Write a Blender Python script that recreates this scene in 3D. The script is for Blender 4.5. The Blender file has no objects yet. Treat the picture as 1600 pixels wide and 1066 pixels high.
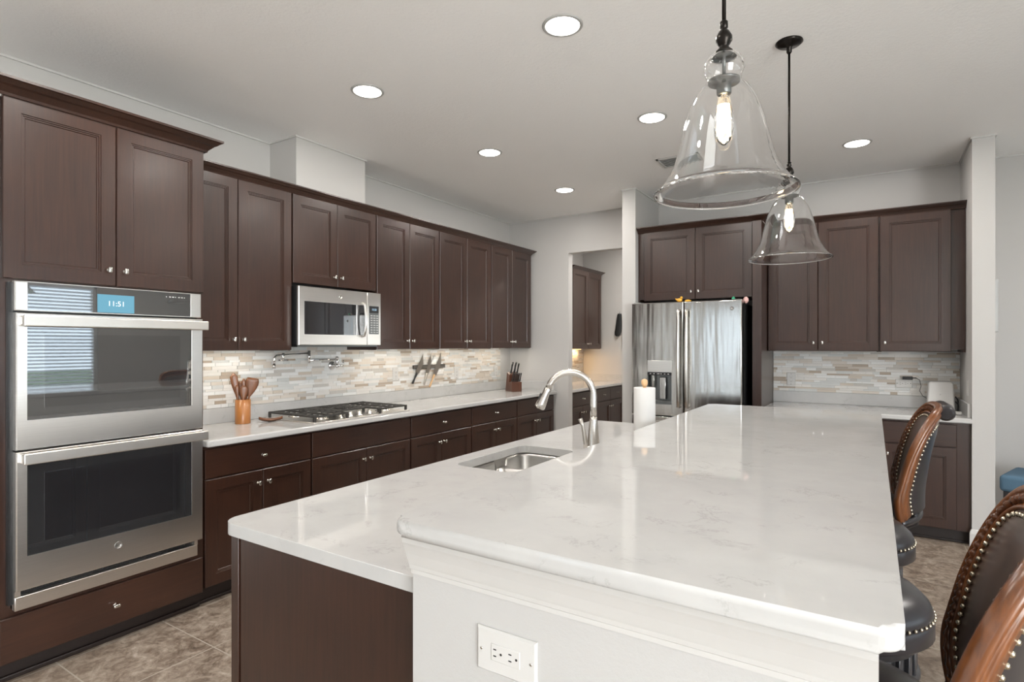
import bpy, bmesh, math, random
from mathutils import Vector, Matrix
random.seed(7)
PI = math.pi
sc = bpy.context.scene
COL = sc.collection

# ------------------------------------------------------------------ camera
F_PX, VPX, HY = 887.3, 1364.9, 538.8
YAW = math.atan((VPX - 800) / F_PX)
cam_d = bpy.data.cameras.new('camera')
cam = bpy.data.objects.new('camera', cam_d); COL.objects.link(cam)
cam.location = (3.72, 0.0, 1.44)
cam.rotation_euler = (PI / 2, 0, YAW)
cam_d.sensor_fit = 'HORIZONTAL'; cam_d.sensor_width = 36.0
cam_d.lens = 36.0 * F_PX / 1600
cam_d.shift_y = (HY - 533) / 1600
cam_d.clip_start = 0.02; cam_d.clip_end = 200
sc.camera = cam

# ------------------------------------------------------------------ world and exposure
W = bpy.data.worlds.new('sky'); sc.world = W; W.use_nodes = True
bg = W.node_tree.nodes['Background']
bg.inputs[0].default_value = (0.74, 0.88, 1.0, 1); bg.inputs[1].default_value = 5.5
sc.view_settings.view_transform = 'Standard'
sc.view_settings.look = 'None'
sc.view_settings.gamma = 1.0
sc.view_settings.use_curve_mapping = False
sc.view_settings.exposure = 0.30
sc.cycles.max_bounces = 14
sc.cycles.diffuse_bounces = 6
sc.cycles.glossy_bounces = 6
sc.cycles.transmission_bounces = 12
sc.cycles.transparent_max_bounces = 12
sc.cycles.sample_clamp_indirect = 6.0

CAN_POWER = 9.0
CAN_COLOR = (1.0, 0.94, 0.88)
WINDOW_POWER = 1.0

def area_light(name, loc, rot, sx, sy, power, color, shape='RECTANGLE', parent=None, spread=PI):
    d = bpy.data.lights.new(name, 'AREA'); d.shape = shape; d.size = sx
    if shape in ('RECTANGLE', 'ELLIPSE'): d.size_y = sy
    d.energy = power; d.color = color; d.spread = spread
    o = bpy.data.objects.new(name, d); COL.objects.link(o)
    o.location = loc; o.rotation_euler = rot
    if parent: o.parent = parent
    return o

def portal(name, loc, rot, sx, sy):
    o = area_light(name, loc, rot, sx, sy, 1.0, (1, 1, 1))
    o.data.cycles.is_portal = True
    return o

# sky portal in the window, then an added fill lamp (openings: see the walls below)
FILL_COLOR = (1.0, .985, .965)
portal('window_daylight', (7.17, 2.32, 1.40), (0, PI / 2, 0), 1.8, 2.85)
area_light('patio_fill_light', (7.16, -1.9, 1.25), (0, PI / 2, 0), 2.3, 3.5, 270.0, FILL_COLOR)  # added area lamp in the patio opening, lifts ceiling and walls

# ------------------------------------------------------------------ materials
def new_mat(name):
    m = bpy.data.materials.new(name); m.use_nodes = True
    nt = m.node_tree; b = nt.nodes['Principled BSDF']
    return m, nt, b
def setp(b, color=None, rough=None, metal=None, **k):
    if color is not None: b.inputs['Base Color'].default_value = (*color, 1)
    if rough is not None: b.inputs['Roughness'].default_value = rough
    if metal is not None: b.inputs['Metallic'].default_value = metal
    for kk, v in k.items(): b.inputs[kk.replace('_', ' ')].default_value = v
def tex_coord(nt, scale=(1, 1, 1), kind='Object'):
    tc = nt.nodes.new('ShaderNodeTexCoord'); mp = nt.nodes.new('ShaderNodeMapping')
    mp.inputs['Scale'].default_value = scale
    nt.links.new(tc.outputs[kind], mp.inputs[0]); return mp.outputs[0]
def noise(nt, vec, scale=5, detail=4, rough=.55, dist=0):
    n = nt.nodes.new('ShaderNodeTexNoise')
    n.inputs['Scale'].default_value = scale; n.inputs['Detail'].default_value = detail
    n.inputs['Roughness'].default_value = rough; n.inputs['Distortion'].default_value = dist
    nt.links.new(vec, n.inputs['Vector']); return n.outputs['Fac']
def ramp(nt, fac, stops):
    r = nt.nodes.new('ShaderNodeValToRGB'); e = r.color_ramp.elements
    e[0].position, e[0].color = stops[0][0], (*stops[0][1], 1)
    e[1].position, e[1].color = stops[-1][0], (*stops[-1][1], 1)
    for p, c in stops[1:-1]:
        x = e.new(p); x.color = (*c, 1)
    nt.links.new(fac, r.inputs[0]); return r.outputs[0]
def bump(nt, b, h, strength=.1, dist=.01):
    n = nt.nodes.new('ShaderNodeBump'); n.inputs['Strength'].default_value = strength
    n.inputs['Distance'].default_value = dist
    nt.links.new(h, n.inputs['Height']); nt.links.new(n.outputs[0], b.inputs['Normal'])
def plain(name, color, rough=.5, metal=0, var=.06, **k):
    """one colour with a faint procedural mottling"""
    m, nt, b = new_mat(name); setp(b, color, rough, metal, **k)
    f = noise(nt, tex_coord(nt), 6, 3)
    lo = tuple(c * (1 - var) for c in color); hi = tuple(min(1, c * (1 + var)) for c in color)
    nt.links.new(ramp(nt, f, [(.3, lo), (.7, hi)]), b.inputs['Base Color'])
    return m
def emit(name, color, strength):
    m = bpy.data.materials.new(name); m.use_nodes = True; nt = m.node_tree
    nt.nodes.remove(nt.nodes['Principled BSDF'])
    e = nt.nodes.new('ShaderNodeEmission'); e.inputs[0].default_value = (*color, 1); e.inputs[1].default_value = strength
    nt.links.new(e.outputs[0], nt.nodes['Material Output'].inputs[0]); return m

def wood_mat(name, lo, hi, rough=.34, axis='z', gscale=28, coat=.3):
    m, nt, b = new_mat(name); setp(b, hi, rough)
    b.inputs['Coat Weight'].default_value = coat; b.inputs['Coat Roughness'].default_value = .22
    s = {'z': (gscale, gscale, 1.3), 'x': (1.3, gscale, gscale), 'y': (gscale, 1.3, gscale)}[axis]
    f = noise(nt, tex_coord(nt, s), 3, 6, .6, .4)
    g = noise(nt, tex_coord(nt), 2.2, 3)
    mx = nt.nodes.new('ShaderNodeMix'); mx.inputs[0].default_value = .45
    nt.links.new(f, mx.inputs[2]); nt.links.new(g, mx.inputs[3])
    nt.links.new(ramp(nt, mx.outputs[0], [(.3, lo), (.7, hi)]), b.inputs['Base Color'])
    bump(nt, b, f, .04, .002)
    return m

def quartz_mat():
    m, nt, b = new_mat('white_quartz'); setp(b, (.5, .5, .5), .035)
    v = tex_coord(nt, (1, 1, 1))
    n1 = noise(nt, v, 7.5, 7, .66, .45)
    a = nt.nodes.new('ShaderNodeMath'); a.operation = 'SUBTRACT'; a.inputs[1].default_value = .5; nt.links.new(n1, a.inputs[0])
    ab = nt.nodes.new('ShaderNodeMath'); ab.operation = 'ABSOLUTE'; nt.links.new(a.outputs[0], ab.inputs[0])
    vein = ramp(nt, ab.outputs[0], [(0, (1, 1, 1)), (.007, (.6, .6, .6)), (.020, (0, 0, 0))])
    mask = ramp(nt, noise(nt, v, 9, 4), [(.53, (0, 0, 0)), (.62, (1, 1, 1))])
    mul = nt.nodes.new('ShaderNodeMath'); mul.operation = 'MULTIPLY'; nt.links.new(vein, mul.inputs[0]); nt.links.new(mask, mul.inputs[1])
    cloud = ramp(nt, noise(nt, v, 7, 6, .6), [(.3, (.475, .475, .47)), (.7, (.52, .52, .512))])
    mx = nt.nodes.new('ShaderNodeMix'); mx.data_type = 'RGBA'
    sc_ = nt.nodes.new('ShaderNodeMath'); sc_.operation = 'MULTIPLY'; sc_.inputs[1].default_value = .50
    nt.links.new(mul.outputs[0], sc_.inputs[0]); nt.links.new(sc_.outputs[0], mx.inputs[0])
    nt.links.new(cloud, mx.inputs[6]); mx.inputs[7].default_value = (.34, .335, .325, 1)
    nt.links.new(mx.outputs[2], b.inputs['Base Color'])
    return m

def steel_mat(name, color=(.74, .715, .68), rough=.28, aniso=.7, wave=0.0):
    m, nt, b = new_mat(name); setp(b, color, rough, 1.0)
    b.inputs['Anisotropic'].default_value = aniso
    t = nt.nodes.new('ShaderNodeTangent'); t.direction_type = 'RADIAL'; t.axis = 'Z'
    nt.links.new(t.outputs[0], b.inputs['Tangent'])
    f = noise(nt, tex_coord(nt, (2, 2, 220)), 3, 3)
    nt.links.new(ramp(nt, f, [(.3, tuple(c * .93 for c in color)), (.7, tuple(min(1, c * 1.05) for c in color))]), b.inputs['Base Color'])
    if wave:
        bump(nt, b, noise(nt, tex_coord(nt, (7, 7, .7)), 1.6, 2, .5), wave, .02)
    return m

def wall_mat(name, color, strength=.12, scale=90):
    m, nt, b = new_mat(name); setp(b, color, .75)
    n = noise(nt, tex_coord(nt), scale, 5, .6)
    bump(nt, b, n, strength, .004)
    c = noise(nt, tex_coord(nt), 1.2, 2)
    nt.links.new(ramp(nt, c, [(.3, tuple(x * .985 for x in color)), (.7, color)]), b.inputs['Base Color'])
    return m

def floor_mat():
    m, nt, b = new_mat('stone_floor_tile'); setp(b, (.3, .25, .2), .42)
    v = tex_coord(nt)
    mp = nt.nodes.new('ShaderNodeMapping'); mp.inputs['Rotation'].default_value = (0, 0, 0); mp.inputs['Location'].default_value = (.30, .31, 0)
    nt.links.new(v, mp.inputs[0])
    br = nt.nodes.new('ShaderNodeTexBrick'); br.offset = 0; br.inputs['Scale'].default_value = 1
    br.inputs['Brick Width'].default_value = .457; br.inputs['Row Height'].default_value = .457
    br.inputs['Mortar Size'].default_value = .003; br.inputs['Mortar Smooth'].default_value = .1
    nt.links.new(mp.outputs[0], br.inputs['Vector'])
    n1 = noise(nt, v, 7.5, 12, .74, 1.3); n2 = noise(nt, v, 30, 8, .7, .6)
    mx = nt.nodes.new('ShaderNodeMix'); mx.inputs[0].default_value = .35
    nt.links.new(n1, mx.inputs[2]); nt.links.new(n2, mx.inputs[3])
    stone = ramp(nt, mx.outputs[0], [(.36, (.095, .068, .05)), (.46, (.20, .155, .12)), (.54, (.31, .255, .205)), (.65, (.47, .41, .35))])
    g = nt.nodes.new('ShaderNodeMix'); g.data_type = 'RGBA'
    nt.links.new(br.outputs['Fac'], g.inputs[0]); nt.links.new(stone, g.inputs[6]); g.inputs[7].default_value = (.40, .36, .31, 1)
    nt.links.new(g.outputs[2], b.inputs['Base Color'])
    bump(nt, b, n1, .1, .004)
    return m

def glass_mat(name, rough=0.0, tint=(1, 1, 1)):
    m, nt, b = new_mat(name); setp(b, tint, rough, 0, Transmission_Weight=1.0, IOR=1.45)
    return m
def pane_mat(name):
    m = bpy.data.materials.new(name); m.use_nodes = True; nt = m.node_tree
    nt.nodes.remove(nt.nodes['Principled BSDF'])
    t = nt.nodes.new('ShaderNodeBsdfTransparent'); g = nt.nodes.new('ShaderNodeBsdfGlossy'); g.inputs['Roughness'].default_value = .02
    x = nt.nodes.new('ShaderNodeMixShader'); x.inputs[0].default_value = .08
    nt.links.new(t.outputs[0], x.inputs[1]); nt.links.new(g.outputs[0], x.inputs[2])
    nt.links.new(x.outputs[0], nt.nodes['Material Output'].inputs[0]); return m

M = {}
M['wood'] = wood_mat('espresso_cabinet_wood', (.0150, .0055, .0032), (.0450, .0172, .0096))
M['woodh'] = wood_mat('espresso_cabinet_wood_horizontal', (.0150, .0055, .0032), (.0450, .0172, .0096), axis='x')
M['carcass'] = plain('cabinet_carcass_brown', (.028, .012, .008), .5)
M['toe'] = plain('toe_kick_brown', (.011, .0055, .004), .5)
M['quartz'] = quartz_mat()
M['wall'] = wall_mat('warm_grey_wall_paint', (.51, .503, .49), .10, 120)
M['pony'] = wall_mat('white_textured_drywall', (.48, .475, .465), .16, 110)
M['ceiling'] = wall_mat('knockdown_ceiling_paint', (.88, .878, .87), .5, 60)
M['trim'] = plain('white_trim_paint', (.56, .555, .54), .35, var=.02)
M['ring'] = plain('satin_trim_ring', (.42, .42, .41), .4)
M['floor'] = floor_mat()
M['steel'] = steel_mat('brushed_stainless_steel')
M['fridge'] = steel_mat('wavy_stainless_steel', (.52, .51, .49), .15, .6, .20)
M['darksteel'] = steel_mat('dark_grey_steel', (.18, .19, .19), .35, .3)  # darker grey steel
M['handlesteel'] = plain('bright_handle_steel', (.76, .73, .69), .36, 1.0, .03)
M['nickel'] = plain('satin_nickel', (.70, .68, .64), .18, 1.0, .03)
M['brushednickel'] = plain('brushed_nickel', (.62, .59, .55), .27, 1.0, .03)
M['chrome'] = plain('polished_chrome', (.80, .80, .80), .06, 1.0, .02)
M['sink'] = steel_mat('sink_steel', (.50, .49, .47), .30, .2)
M['blackglass'] = plain('black_oven_glass', (.022, .024, .026), .03, 0, .05, Specular_IOR_Level=.9, Coat_Weight=1.0, Coat_IOR=2.35, Coat_Roughness=.02)
M['glassinner'] = plain('dark_inner_window_print', (.014, .015, .017), .03, 0, .05, Specular_IOR_Level=.7, Coat_Weight=1.0, Coat_IOR=2.25, Coat_Roughness=.02)
M['black'] = plain('black_enamel', (.012, .012, .013), .35)
M['castiron'] = plain('cast_iron', (.045, .043, .040), .5, .3)
M['bronze'] = plain('oil_rubbed_bronze', (.022, .019, .017), .28, .85)
M['plastic'] = plain('white_plastic', (.58, .575, .56), .3, var=.02)
M['slot'] = plain('dark_slot', (.02, .02, .02), .6)
M['rubber'] = plain('black_rubber', (.015, .016, .017), .5)
M['glass'] = glass_mat('clear_pendant_glass')
M['pane'] = pane_mat('window_glass')
M['lens'] = emit('can_light_lens', (1.0, .95, .87), 9.0)
M['filament'] = emit('filament_glow', (1.0, .74, .42), 90.0)
M['display'] = emit('oven_screen', (.22, .52, .68), .75)
M['digits'] = emit('white_digits', (.9, .97, 1.0), 1.2)
M['bluedigits'] = emit('pale_digits', (.55, .8, 1.0), 1.0)
M['keys'] = plain('grey_key_legend', (.45, .46, .46), .5)
M['bamboo'] = wood_mat('amber_bamboo', (.28, .10, .025), (.46, .19, .05), .35)
M['utensil'] = wood_mat('dark_teak_utensil', (.10, .035, .014), (.24, .092, .036), .4)
M['lightwood'] = wood_mat('pale_maple', (.55, .33, .16), (.72, .48, .26), .45)
M['blockwood'] = wood_mat('walnut_block', (.060, .022, .012), (.125, .048, .026), .4)
M['blade'] = plain('knife_blade_steel', (.50, .47, .43), .28, 1.0, .04)
M['paper'] = plain('paper_towel', (.66, .655, .64), .9, var=.02)
M['leather'] = plain('dark_leather', (.021, .019, .021), .33, 0, .12, Coat_Weight=.12, Coat_Roughness=.25, Specular_IOR_Level=.4)
M['brownleather'] = plain('brown_leather', (.060, .034, .024), .33, 0, .3, Coat_Weight=.3, Coat_Roughness=.3)
M['stoolwood'] = wood_mat('carved_honey_wood', (.060, .018, .006), (.235, .080, .022), .28, coat=.5)
M['rope'] = wood_mat('glazed_rope_carving', (.030, .010, .005), (.16, .052, .016), .25, coat=.5)
M['stooldark'] = wood_mat('stool_dark_wood', (.014, .015, .018), (.03, .03, .034), .35)
M['nail'] = plain('antique_brass_nail', (.52, .46, .36), .25, 1.0)
M['emblem'] = plain('grey_badge', (.30, .29, .28), .35, .8)
M['bluefabric'] = plain('slate_blue_fabric', (.07, .14, .21), .8)
M['yellow'] = plain('yellow_plastic', (.80, .42, .05), .4)
M['green'] = plain('green_plastic', (.03, .35, .18), .4)
M['pink'] = plain('pink_plastic', (.72, .45, .42), .4)
M['oak'] = plain('cutlery_oak', (.42, .24, .11), .45)
M['lawn'] = plain('green_lawn', (.09, .13, .05), .9, 0, .4)
M['concrete'] = plain('pale_concrete', (.66, .65, .63), .8)
M['blind'] = plain('white_blind_slat', (.80, .82, .84), .5)
M['undercab'] = emit('under_cabinet_led', (1.0, .88, .70), 3.0)
M['ledwarm'] = emit('warm_led_strip', (1.0, .62, .28), 3.0)

# ------------------------------------------------------------------ mesh helpers
class MB:
    """collects shapes into one bmesh"""
    def __init__(s): s.bm = bmesh.new(); s.mi = 0
    def _add(s, verts, faces, smooth=False):
        vs = [s.bm.verts.new(v) for v in verts]
        out = []
        for f in faces:
            try:
                x = s.bm.faces.new([vs[i] for i in f]); x.smooth = smooth; x.material_index = s.mi; out.append(x)
            except ValueError: pass
        return vs, out
    def box(s, a, b, bev=0.0, seg=2):
        x0, y0, z0 = (min(a[i], b[i]) for i in range(3)); x1, y1, z1 = (max(a[i], b[i]) for i in range(3))
        vs, fs = s._add([(x0, y0, z0), (x1, y0, z0), (x1, y1, z0), (x0, y1, z0), (x0, y0, z1), (x1, y0, z1), (x1, y1, z1), (x0, y1, z1)],
            [(0, 3, 2, 1), (4, 5, 6, 7), (0, 1, 5, 4), (1, 2, 6, 5), (2, 3, 7, 6), (3, 0, 4, 7)])
        if bev > 0:
            es = list({e for f in fs for e in f.edges})
            r = bmesh.ops.bevel(s.bm, geom=es, offset=bev, segments=seg, profile=.5, affect='EDGES', clamp_overlap=True)
            for f in r['faces']: f.material_index = s.mi; f.smooth = True
        return s
    def obox(s, c, size, rot, bev=0.0, seg=2):
        """box of given size centred at c turned by rot (Matrix 3x3 or euler z angle)"""
        n0 = len(s.bm.verts)
        t = MB(); t.mi = s.mi
        t.box([-k / 2 for k in size], [k / 2 for k in size], bev, seg)
        R = rot if isinstance(rot, Matrix) else Matrix.Rotation(rot, 3, 'Z')
        return s.merge(t, Matrix.Translation(c) @ R.to_4x4())
    def merge(s, t, mat=None):
        t.bm.verts.ensure_lookup_table(); t.bm.verts.index_update()
        mp = [s.bm.verts.new(mat @ v.co if mat else v.co) for v in t.bm.verts]
        for f in t.bm.faces:
            try:
                x = s.bm.faces.new([mp[v.index] for v in f.verts]); x.smooth = f.smooth; x.material_index = f.material_index
            except ValueError: pass
        t.bm.free(); return s
    def prism(s, poly, z0, z1, bev=0.0):
        n = len(poly)
        v = [(p[0], p[1], z0) for p in poly] + [(p[0], p[1], z1) for p in poly]
        f = [tuple(range(n))[::-1], tuple(range(n, 2 * n))] + [(i, (i + 1) % n, n + (i + 1) % n, n + i) for i in range(n)]
        vs, fs = s._add(v, f)
        if bev:
            es = [e for fc in fs[:2] for e in fc.edges]
            r = bmesh.ops.bevel(s.bm, geom=es, offset=bev, segments=4, profile=.5, affect='EDGES', clamp_overlap=True)
            for q in r['faces']: q.smooth = True; q.material_index = s.mi
        return s
    def lathe(s, prof, c=(0, 0, 0), n=32, axis='z', closed=False):
        """revolve [(r, h)...] round an axis through c"""
        vs = []; m = len(prof)
        for i in range(n):
            a = 2 * PI * i / n
            for r, h in prof:
                p = (r * math.cos(a), r * math.sin(a), h)
                if axis == 'y': p = (p[0], p[2], p[1])
                if axis == 'x': p = (p[2], p[0], p[1])
                vs.append((c[0] + p[0], c[1] + p[1], c[2] + p[2]))
        fs = []
        for i in range(n):
            j = (i + 1) % n
            for k in range(m - 1 + (1 if closed else 0)):
                k2 = (k + 1) % m
                fs.append((i * m + k, j * m + k, j * m + k2, i * m + k2))
        V, Fs = s._add(vs, fs, True)
        if not closed:
            for k in (0, m - 1):
                if prof[k][0] > 1e-6:
                    try:
                        x = s.bm.faces.new([V[i * m + k] for i in range(n)]); x.material_index = s.mi
                    except ValueError: pass
        return s
    def cyl(s, c, r, h, n=24, axis='z', r2=None):
        return s.lathe([(r, 0), (r if r2 is None else r2, h)], c, n, axis)
    def tube(s, pts, r, n=10, caps=True):
        """round tube along points; r a number or a list"""
        P = [Vector(p) for p in pts]; m = len(P)
        R = r if isinstance(r, (list, tuple)) else [r] * m
        T = []
        for i in range(m):
            a = P[max(i - 1, 0)]; b = P[min(i + 1, m - 1)]; T.append((b - a).normalized())
        ref = Vector((0, 0, 1)) if abs(T[0].z) < .9 else Vector((1, 0, 0))
        N = (ref - T[0] * ref.dot(T[0])).normalized()
        rings = []
        for i in range(m):
            if i: N = (N - T[i] * N.dot(T[i])).normalized()
            B = T[i].cross(N)
            rings.append([P[i] + (N * math.cos(2 * PI * k / n) + B * math.sin(2 * PI * k / n)) * R[i] for k in range(n)])
        vs = [v for q in rings for v in q]
        fs = [(i * n + k, i * n + (k + 1) % n, (i + 1) * n + (k + 1) % n, (i + 1) * n + k) for i in range(m - 1) for k in range(n)]
        V, _ = s._add(vs, fs, True)
        if caps:
            for q in (V[:n], V[-n:]):
                try:
                    x = s.bm.faces.new(q); x.material_index = s.mi
                except ValueError: pass
        return s
    def sphere(s, c, r, n=16, sq=(1, 1, 1)):
        m = n // 2; vs = []; fs = []
        for i in range(m + 1):
            t = PI * i / m
            for k in range(n):
                a = 2 * PI * k / n
                vs.append((c[0] + sq[0] * r * math.sin(t) * math.cos(a), c[1] + sq[1] * r * math.sin(t) * math.sin(a), c[2] + sq[2] * r * math.cos(t)))
        for i in range(m):
            for k in range(n): fs.append((i * n + k, (i + 1) * n + k, (i + 1) * n + (k + 1) % n, i * n + (k + 1) % n))
        s._add(vs, fs, True); return s
    def rings(s, loops, close_first=True, close_last=True, smooth=False):
        """skin a list of equal-length closed loops"""
        n = len(loops[0]); V = [[s.bm.verts.new(p) for p in L] for L in loops]
        for a, b in zip(V, V[1:]):
            for k in range(n):
                try:
                    f = s.bm.faces.new((a[k], a[(k + 1) % n], b[(k + 1) % n], b[k])); f.smooth = smooth; f.material_index = s.mi
                except ValueError: pass
        for c, L in ((close_first, V[0]), (close_last, V[-1])):
            if c:
                f = s.bm.faces.new(L); f.material_index = s.mi
        return s
    def panel(s, x0, x1, z0, z1, yb, yf, rg):
        """a panel in the XZ plane facing -Y: rg lists (inset, depth behind the front)"""
        def L(i, y): return [(x0 + i, y, z0 + i), (x1 - i, y, z0 + i), (x1 - i, y, z1 - i), (x0 + i, y, z1 - i)]
        return s.rings([L(0, yb)] + [L(i, yf + d) for i, d in rg])
    def sweep(s, prof, path, closed=False):
        """sweep profile [(out, z)] along a level path [(x, y)], out to the right of travel, mitred"""
        P = [Vector((p[0], p[1])) for p in path]; m = len(P); L = []
        for i in range(m):
            d0 = (P[i] - P[i - 1]).normalized() if (i > 0 or closed) else None
            d1 = (P[(i + 1) % m] - P[i]).normalized() if (i < m - 1 or closed) else None
            if d0 is None: d0 = d1
            if d1 is None: d1 = d0
            n0 = Vector((d0.y, -d0.x)); n1 = Vector((d1.y, -d1.x))
            b = (n0 + n1); b = b / (1 + n0.dot(n1))
            L.append([(P[i].x + b.x * o, P[i].y + b.y * o, z) for o, z in prof])
        if closed: L.append(L[0])
        return s.rings(L, not closed, not closed)
    def done(s, name, mats, parent=None, rot=None, loc=None):
        bmesh.ops.remove_doubles(s.bm, verts=s.bm.verts, dist=1e-6)
        bmesh.ops.recalc_face_normals(s.bm, faces=s.bm.faces)
        me = bpy.data.meshes.new(name); s.bm.to_mesh(me); s.bm.free()
        for m in (mats if isinstance(mats, (list, tuple)) else [mats]): me.materials.append(m)
        o = bpy.data.objects.new(name, me); COL.objects.link(o)
        if parent: o.parent = parent
        if loc: o.location = loc
        if rot: o.rotation_euler = rot
        return o

def thing(name, label, cat, loc=(0, 0, 0), rz=0.0, group=None):
    o = bpy.data.objects.new(name, None); COL.objects.link(o)
    o.empty_display_size = .05
    o.location = loc; o.rotation_euler = (0, 0, rz)
    o['label'] = label; o['category'] = cat
    if group: o['group'] = group
    return o
def tag(o, label, cat, group=None):
    o['label'] = label; o['category'] = cat
    if group: o['group'] = group
    return o
def struct(o, label=None):
    o['kind'] = 'structure'
    if label: o['label'] = label; o['category'] = 'room'
    return o
def part_label(o, label): o['label'] = label; return o
def dup(root, loc, rz, label, group=None):
    r = root.copy(); COL.objects.link(r); r.location = loc; r.rotation_euler = (0, 0, rz); r['label'] = label
    if group: r['group'] = group
    for ch in list(root.children):
        c = ch.copy(); COL.objects.link(c); c.parent = r
        for g in list(ch.children):
            d = g.copy(); COL.objects.link(d); d.parent = c
    return r
def text(name, body, size, mat, parent, loc, rot=(PI / 2, 0, 0), ext=.0006):
    cu = bpy.data.curves.new(name, 'FONT'); cu.body = body; cu.size = size; cu.extrude = ext
    cu.align_x = 'CENTER'; cu.align_y = 'CENTER'; cu.materials.append(mat)
    tmp = bpy.data.objects.new(name, cu); COL.objects.link(tmp)
    dg = bpy.context.evaluated_depsgraph_get()
    me = bpy.data.meshes.new_from_object(tmp.evaluated_get(dg), depsgraph=dg)
    bpy.data.objects.remove(tmp); bpy.data.curves.remove(cu)
    o = bpy.data.objects.new(name, me); COL.objects.link(o); o.parent = parent
    if not me.materials: me.materials.append(mat)
    o.location = loc; o.rotation_euler = rot
    return o

def box_obj(name, a, b, mat, parent=None, bev=0.0):
    return MB().box(a, b, bev).done(name, mat, parent)

# ------------------------------------------------------------------ the room
CZ = 2.912        # ceiling height
YB = 5.80         # back wall
XR, YF = 7.2, -4.5
T = .12
struct(box_obj('floor', (-T, YF - T, -.08), (XR + T, 7.8, 0), M['floor']))
struct(box_obj('ceiling', (-T, YF - T, CZ), (XR + T, 7.8, CZ + .1), M['ceiling']))
struct(box_obj('wall_left', (-T, YF - T, 0), (0, YB + .14, CZ), M['wall']))
# back wall with the pantry opening
DX0, DX1, DZ = .79, 1.72, 2.484
m = MB(); m.box((0, YB, 0), (DX0, YB + .1, CZ)); m.box((DX1, YB, 0), (XR + T, YB + .1, CZ)); m.box((DX0, YB, DZ), (DX1, YB + .1, CZ))
struct(m.done('wall_back', M['wall']))
struct(box_obj('wall_beside_fridge', (1.705, 5.117, 0), (1.835, YB, CZ), M['wall']))
struct(box_obj('wall_end_fin', (4.31, 5.155, 0), (4.437, YB, CZ), M['wall']))
# wall right of the camera, with a window and the added patio opening
wy0, wy1, wz0, wz1 = .9, 3.75, .5, 2.3
m = MB(); m.box((XR, YF, 0), (XR + T, -3.7, CZ)); m.box((XR, -.1, 0), (XR + T, wy0, CZ)); m.box((XR, -3.7, 2.45), (XR + T, -.1, CZ)); m.box((XR, wy1, 0), (XR + T, YB, CZ)); m.box((XR, wy0, 0), (XR + T, wy1, wz0)); m.box((XR, wy0, wz1), (XR + T, wy1, CZ))
struct(m.done('wall_right', M['wall']))
# wall behind the camera, with patio doors and a window
m = MB()
for a, b in ((0, .3), (1.35, XR)): m.box((a, YF - T, 0), (b, YF, CZ))
m.box((.3, YF - T, 2.35), (1.35, YF, CZ));
struct(m.done('wall_front', M['wall']))
struct(box_obj('wall_chase', (0, 2.55, 2.53), (.30, 3.19, CZ), M['wall']))
# pantry shell
m = MB(); m.box((-.02, YB + .1, 0), (.10, 7.64, CZ))
struct(m.done('wall_pantry_left', M['wall']))
struct(box_obj('wall_pantry_back', (-.02, 7.64, 0), (3.0, 7.76, CZ), M['wall']))
struct(box_obj('wall_pantry_right', (2.9, YB + .1, 0), (3.0, 7.64, CZ), M['wall']))
# ceiling line trim
tp = [(.0, CZ - .012), (.010, CZ - .012), (.010, CZ), (.0, CZ)]
def trim(i, path): struct(MB().sweep(tp, path).done('trim_%d' % i, M['trim']))
trim(1, [(0, YF), (0, 2.55), (.30, 2.55), (.30, 3.19), (0, 3.19), (0, YB), (1.705, YB), (1.705, 5.117), (1.835, 5.117), (1.835, YB), (4.31, YB), (4.31, 5.155), (4.437, 5.155), (4.437, YB), (XR, YB), (XR, YF)])
# baseboards
bp = [(0, 0), (.014, 0), (.014, .10), (.008, .125), (0, .13)]
def base(name, path): struct(MB().sweep(bp, path).done(name, M['trim']))
base('baseboard_back', [(4.31, 5.165), (4.31, 5.155), (4.437, 5.155), (4.437, YB), (XR, YB), (XR, YF + .01)])
base('baseboard_fridge', [(1.705, YB - .001), (1.705, 5.117), (1.82, 5.117)])
# ground outside
struct(box_obj('ground', (XR + T + 2.5, -30, -.5), (40, 30, -.15), M['lawn']))
struct(box_obj('ground', (XR + T, YF - T, -.5), (XR + T + 2.5, 30, -.15), M['concrete']))
struct(box_obj('ground', (-10, -30, -.5), (XR + T + 2.5, YF - T, -.15), M['concrete']))

# windows (first ones seen in oven and fridge reflections; side patio doors added for light)
def window(n, axis, a0, a1, z0, z1, p, mull, blinds=False):
    """axis 'x': in the wall x = p; axis 'y': in the wall y = p (outside towards -y)"""
    def bx(m, u0, u1, w0, w1, d0, d1):
        if axis == 'x': m.box((p + d0, u0, w0), (p + d1, u1, w1))
        else: m.box((u0, p - d0, w0), (u1, p - d1, w1))
    m = MB()
    for u in mull: bx(m, u - .025, u + .025, z0, z1, .02, .09)
    for u0, u1, w0, w1 in ((a0, a1, z0, z0 + .05), (a0, a1, z1 - .05, z1), (a0, a0 + .05, z0, z1), (a1 - .05, a1, z0, z1)): bx(m, u0, u1, w0, w1, .02, .09)
    fr = m.done('window_%d' % n, M['trim']); struct(fr)
    g = MB(); bx(g, a0 + .05, a1 - .05, z0 + .05, z1 - .05, .052, .058); g.done('pane', M['pane'], fr)
    if blinds:
        m = MB(); z = z0 + .10
        while z < z1 - .06:
            R = Matrix.Rotation(.55, 3, 'Y')
            m.obox((p + .0, (a0 + a1) / 2, z), (.05, a1 - a0 - .12, .003), R); z += .048
        m.box((p - .03, a0 + .05, z1 - .06), (p + .02, a1 - .05, z1 - .01))
        m.done('blind', M['blind'], fr)
window(1, 'x', wy0, wy1, wz0, wz1, XR, [2.32], True)
window(2, 'y', .3, 1.35, 0.0, 2.35, YF, [])
m = MB()
for k in range(10): m.obox((.36 + k * .10, YF + .03, 1.17), (.088, .003, 2.25), 1.0 if k in (1, 4, 8) else .36)
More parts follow.
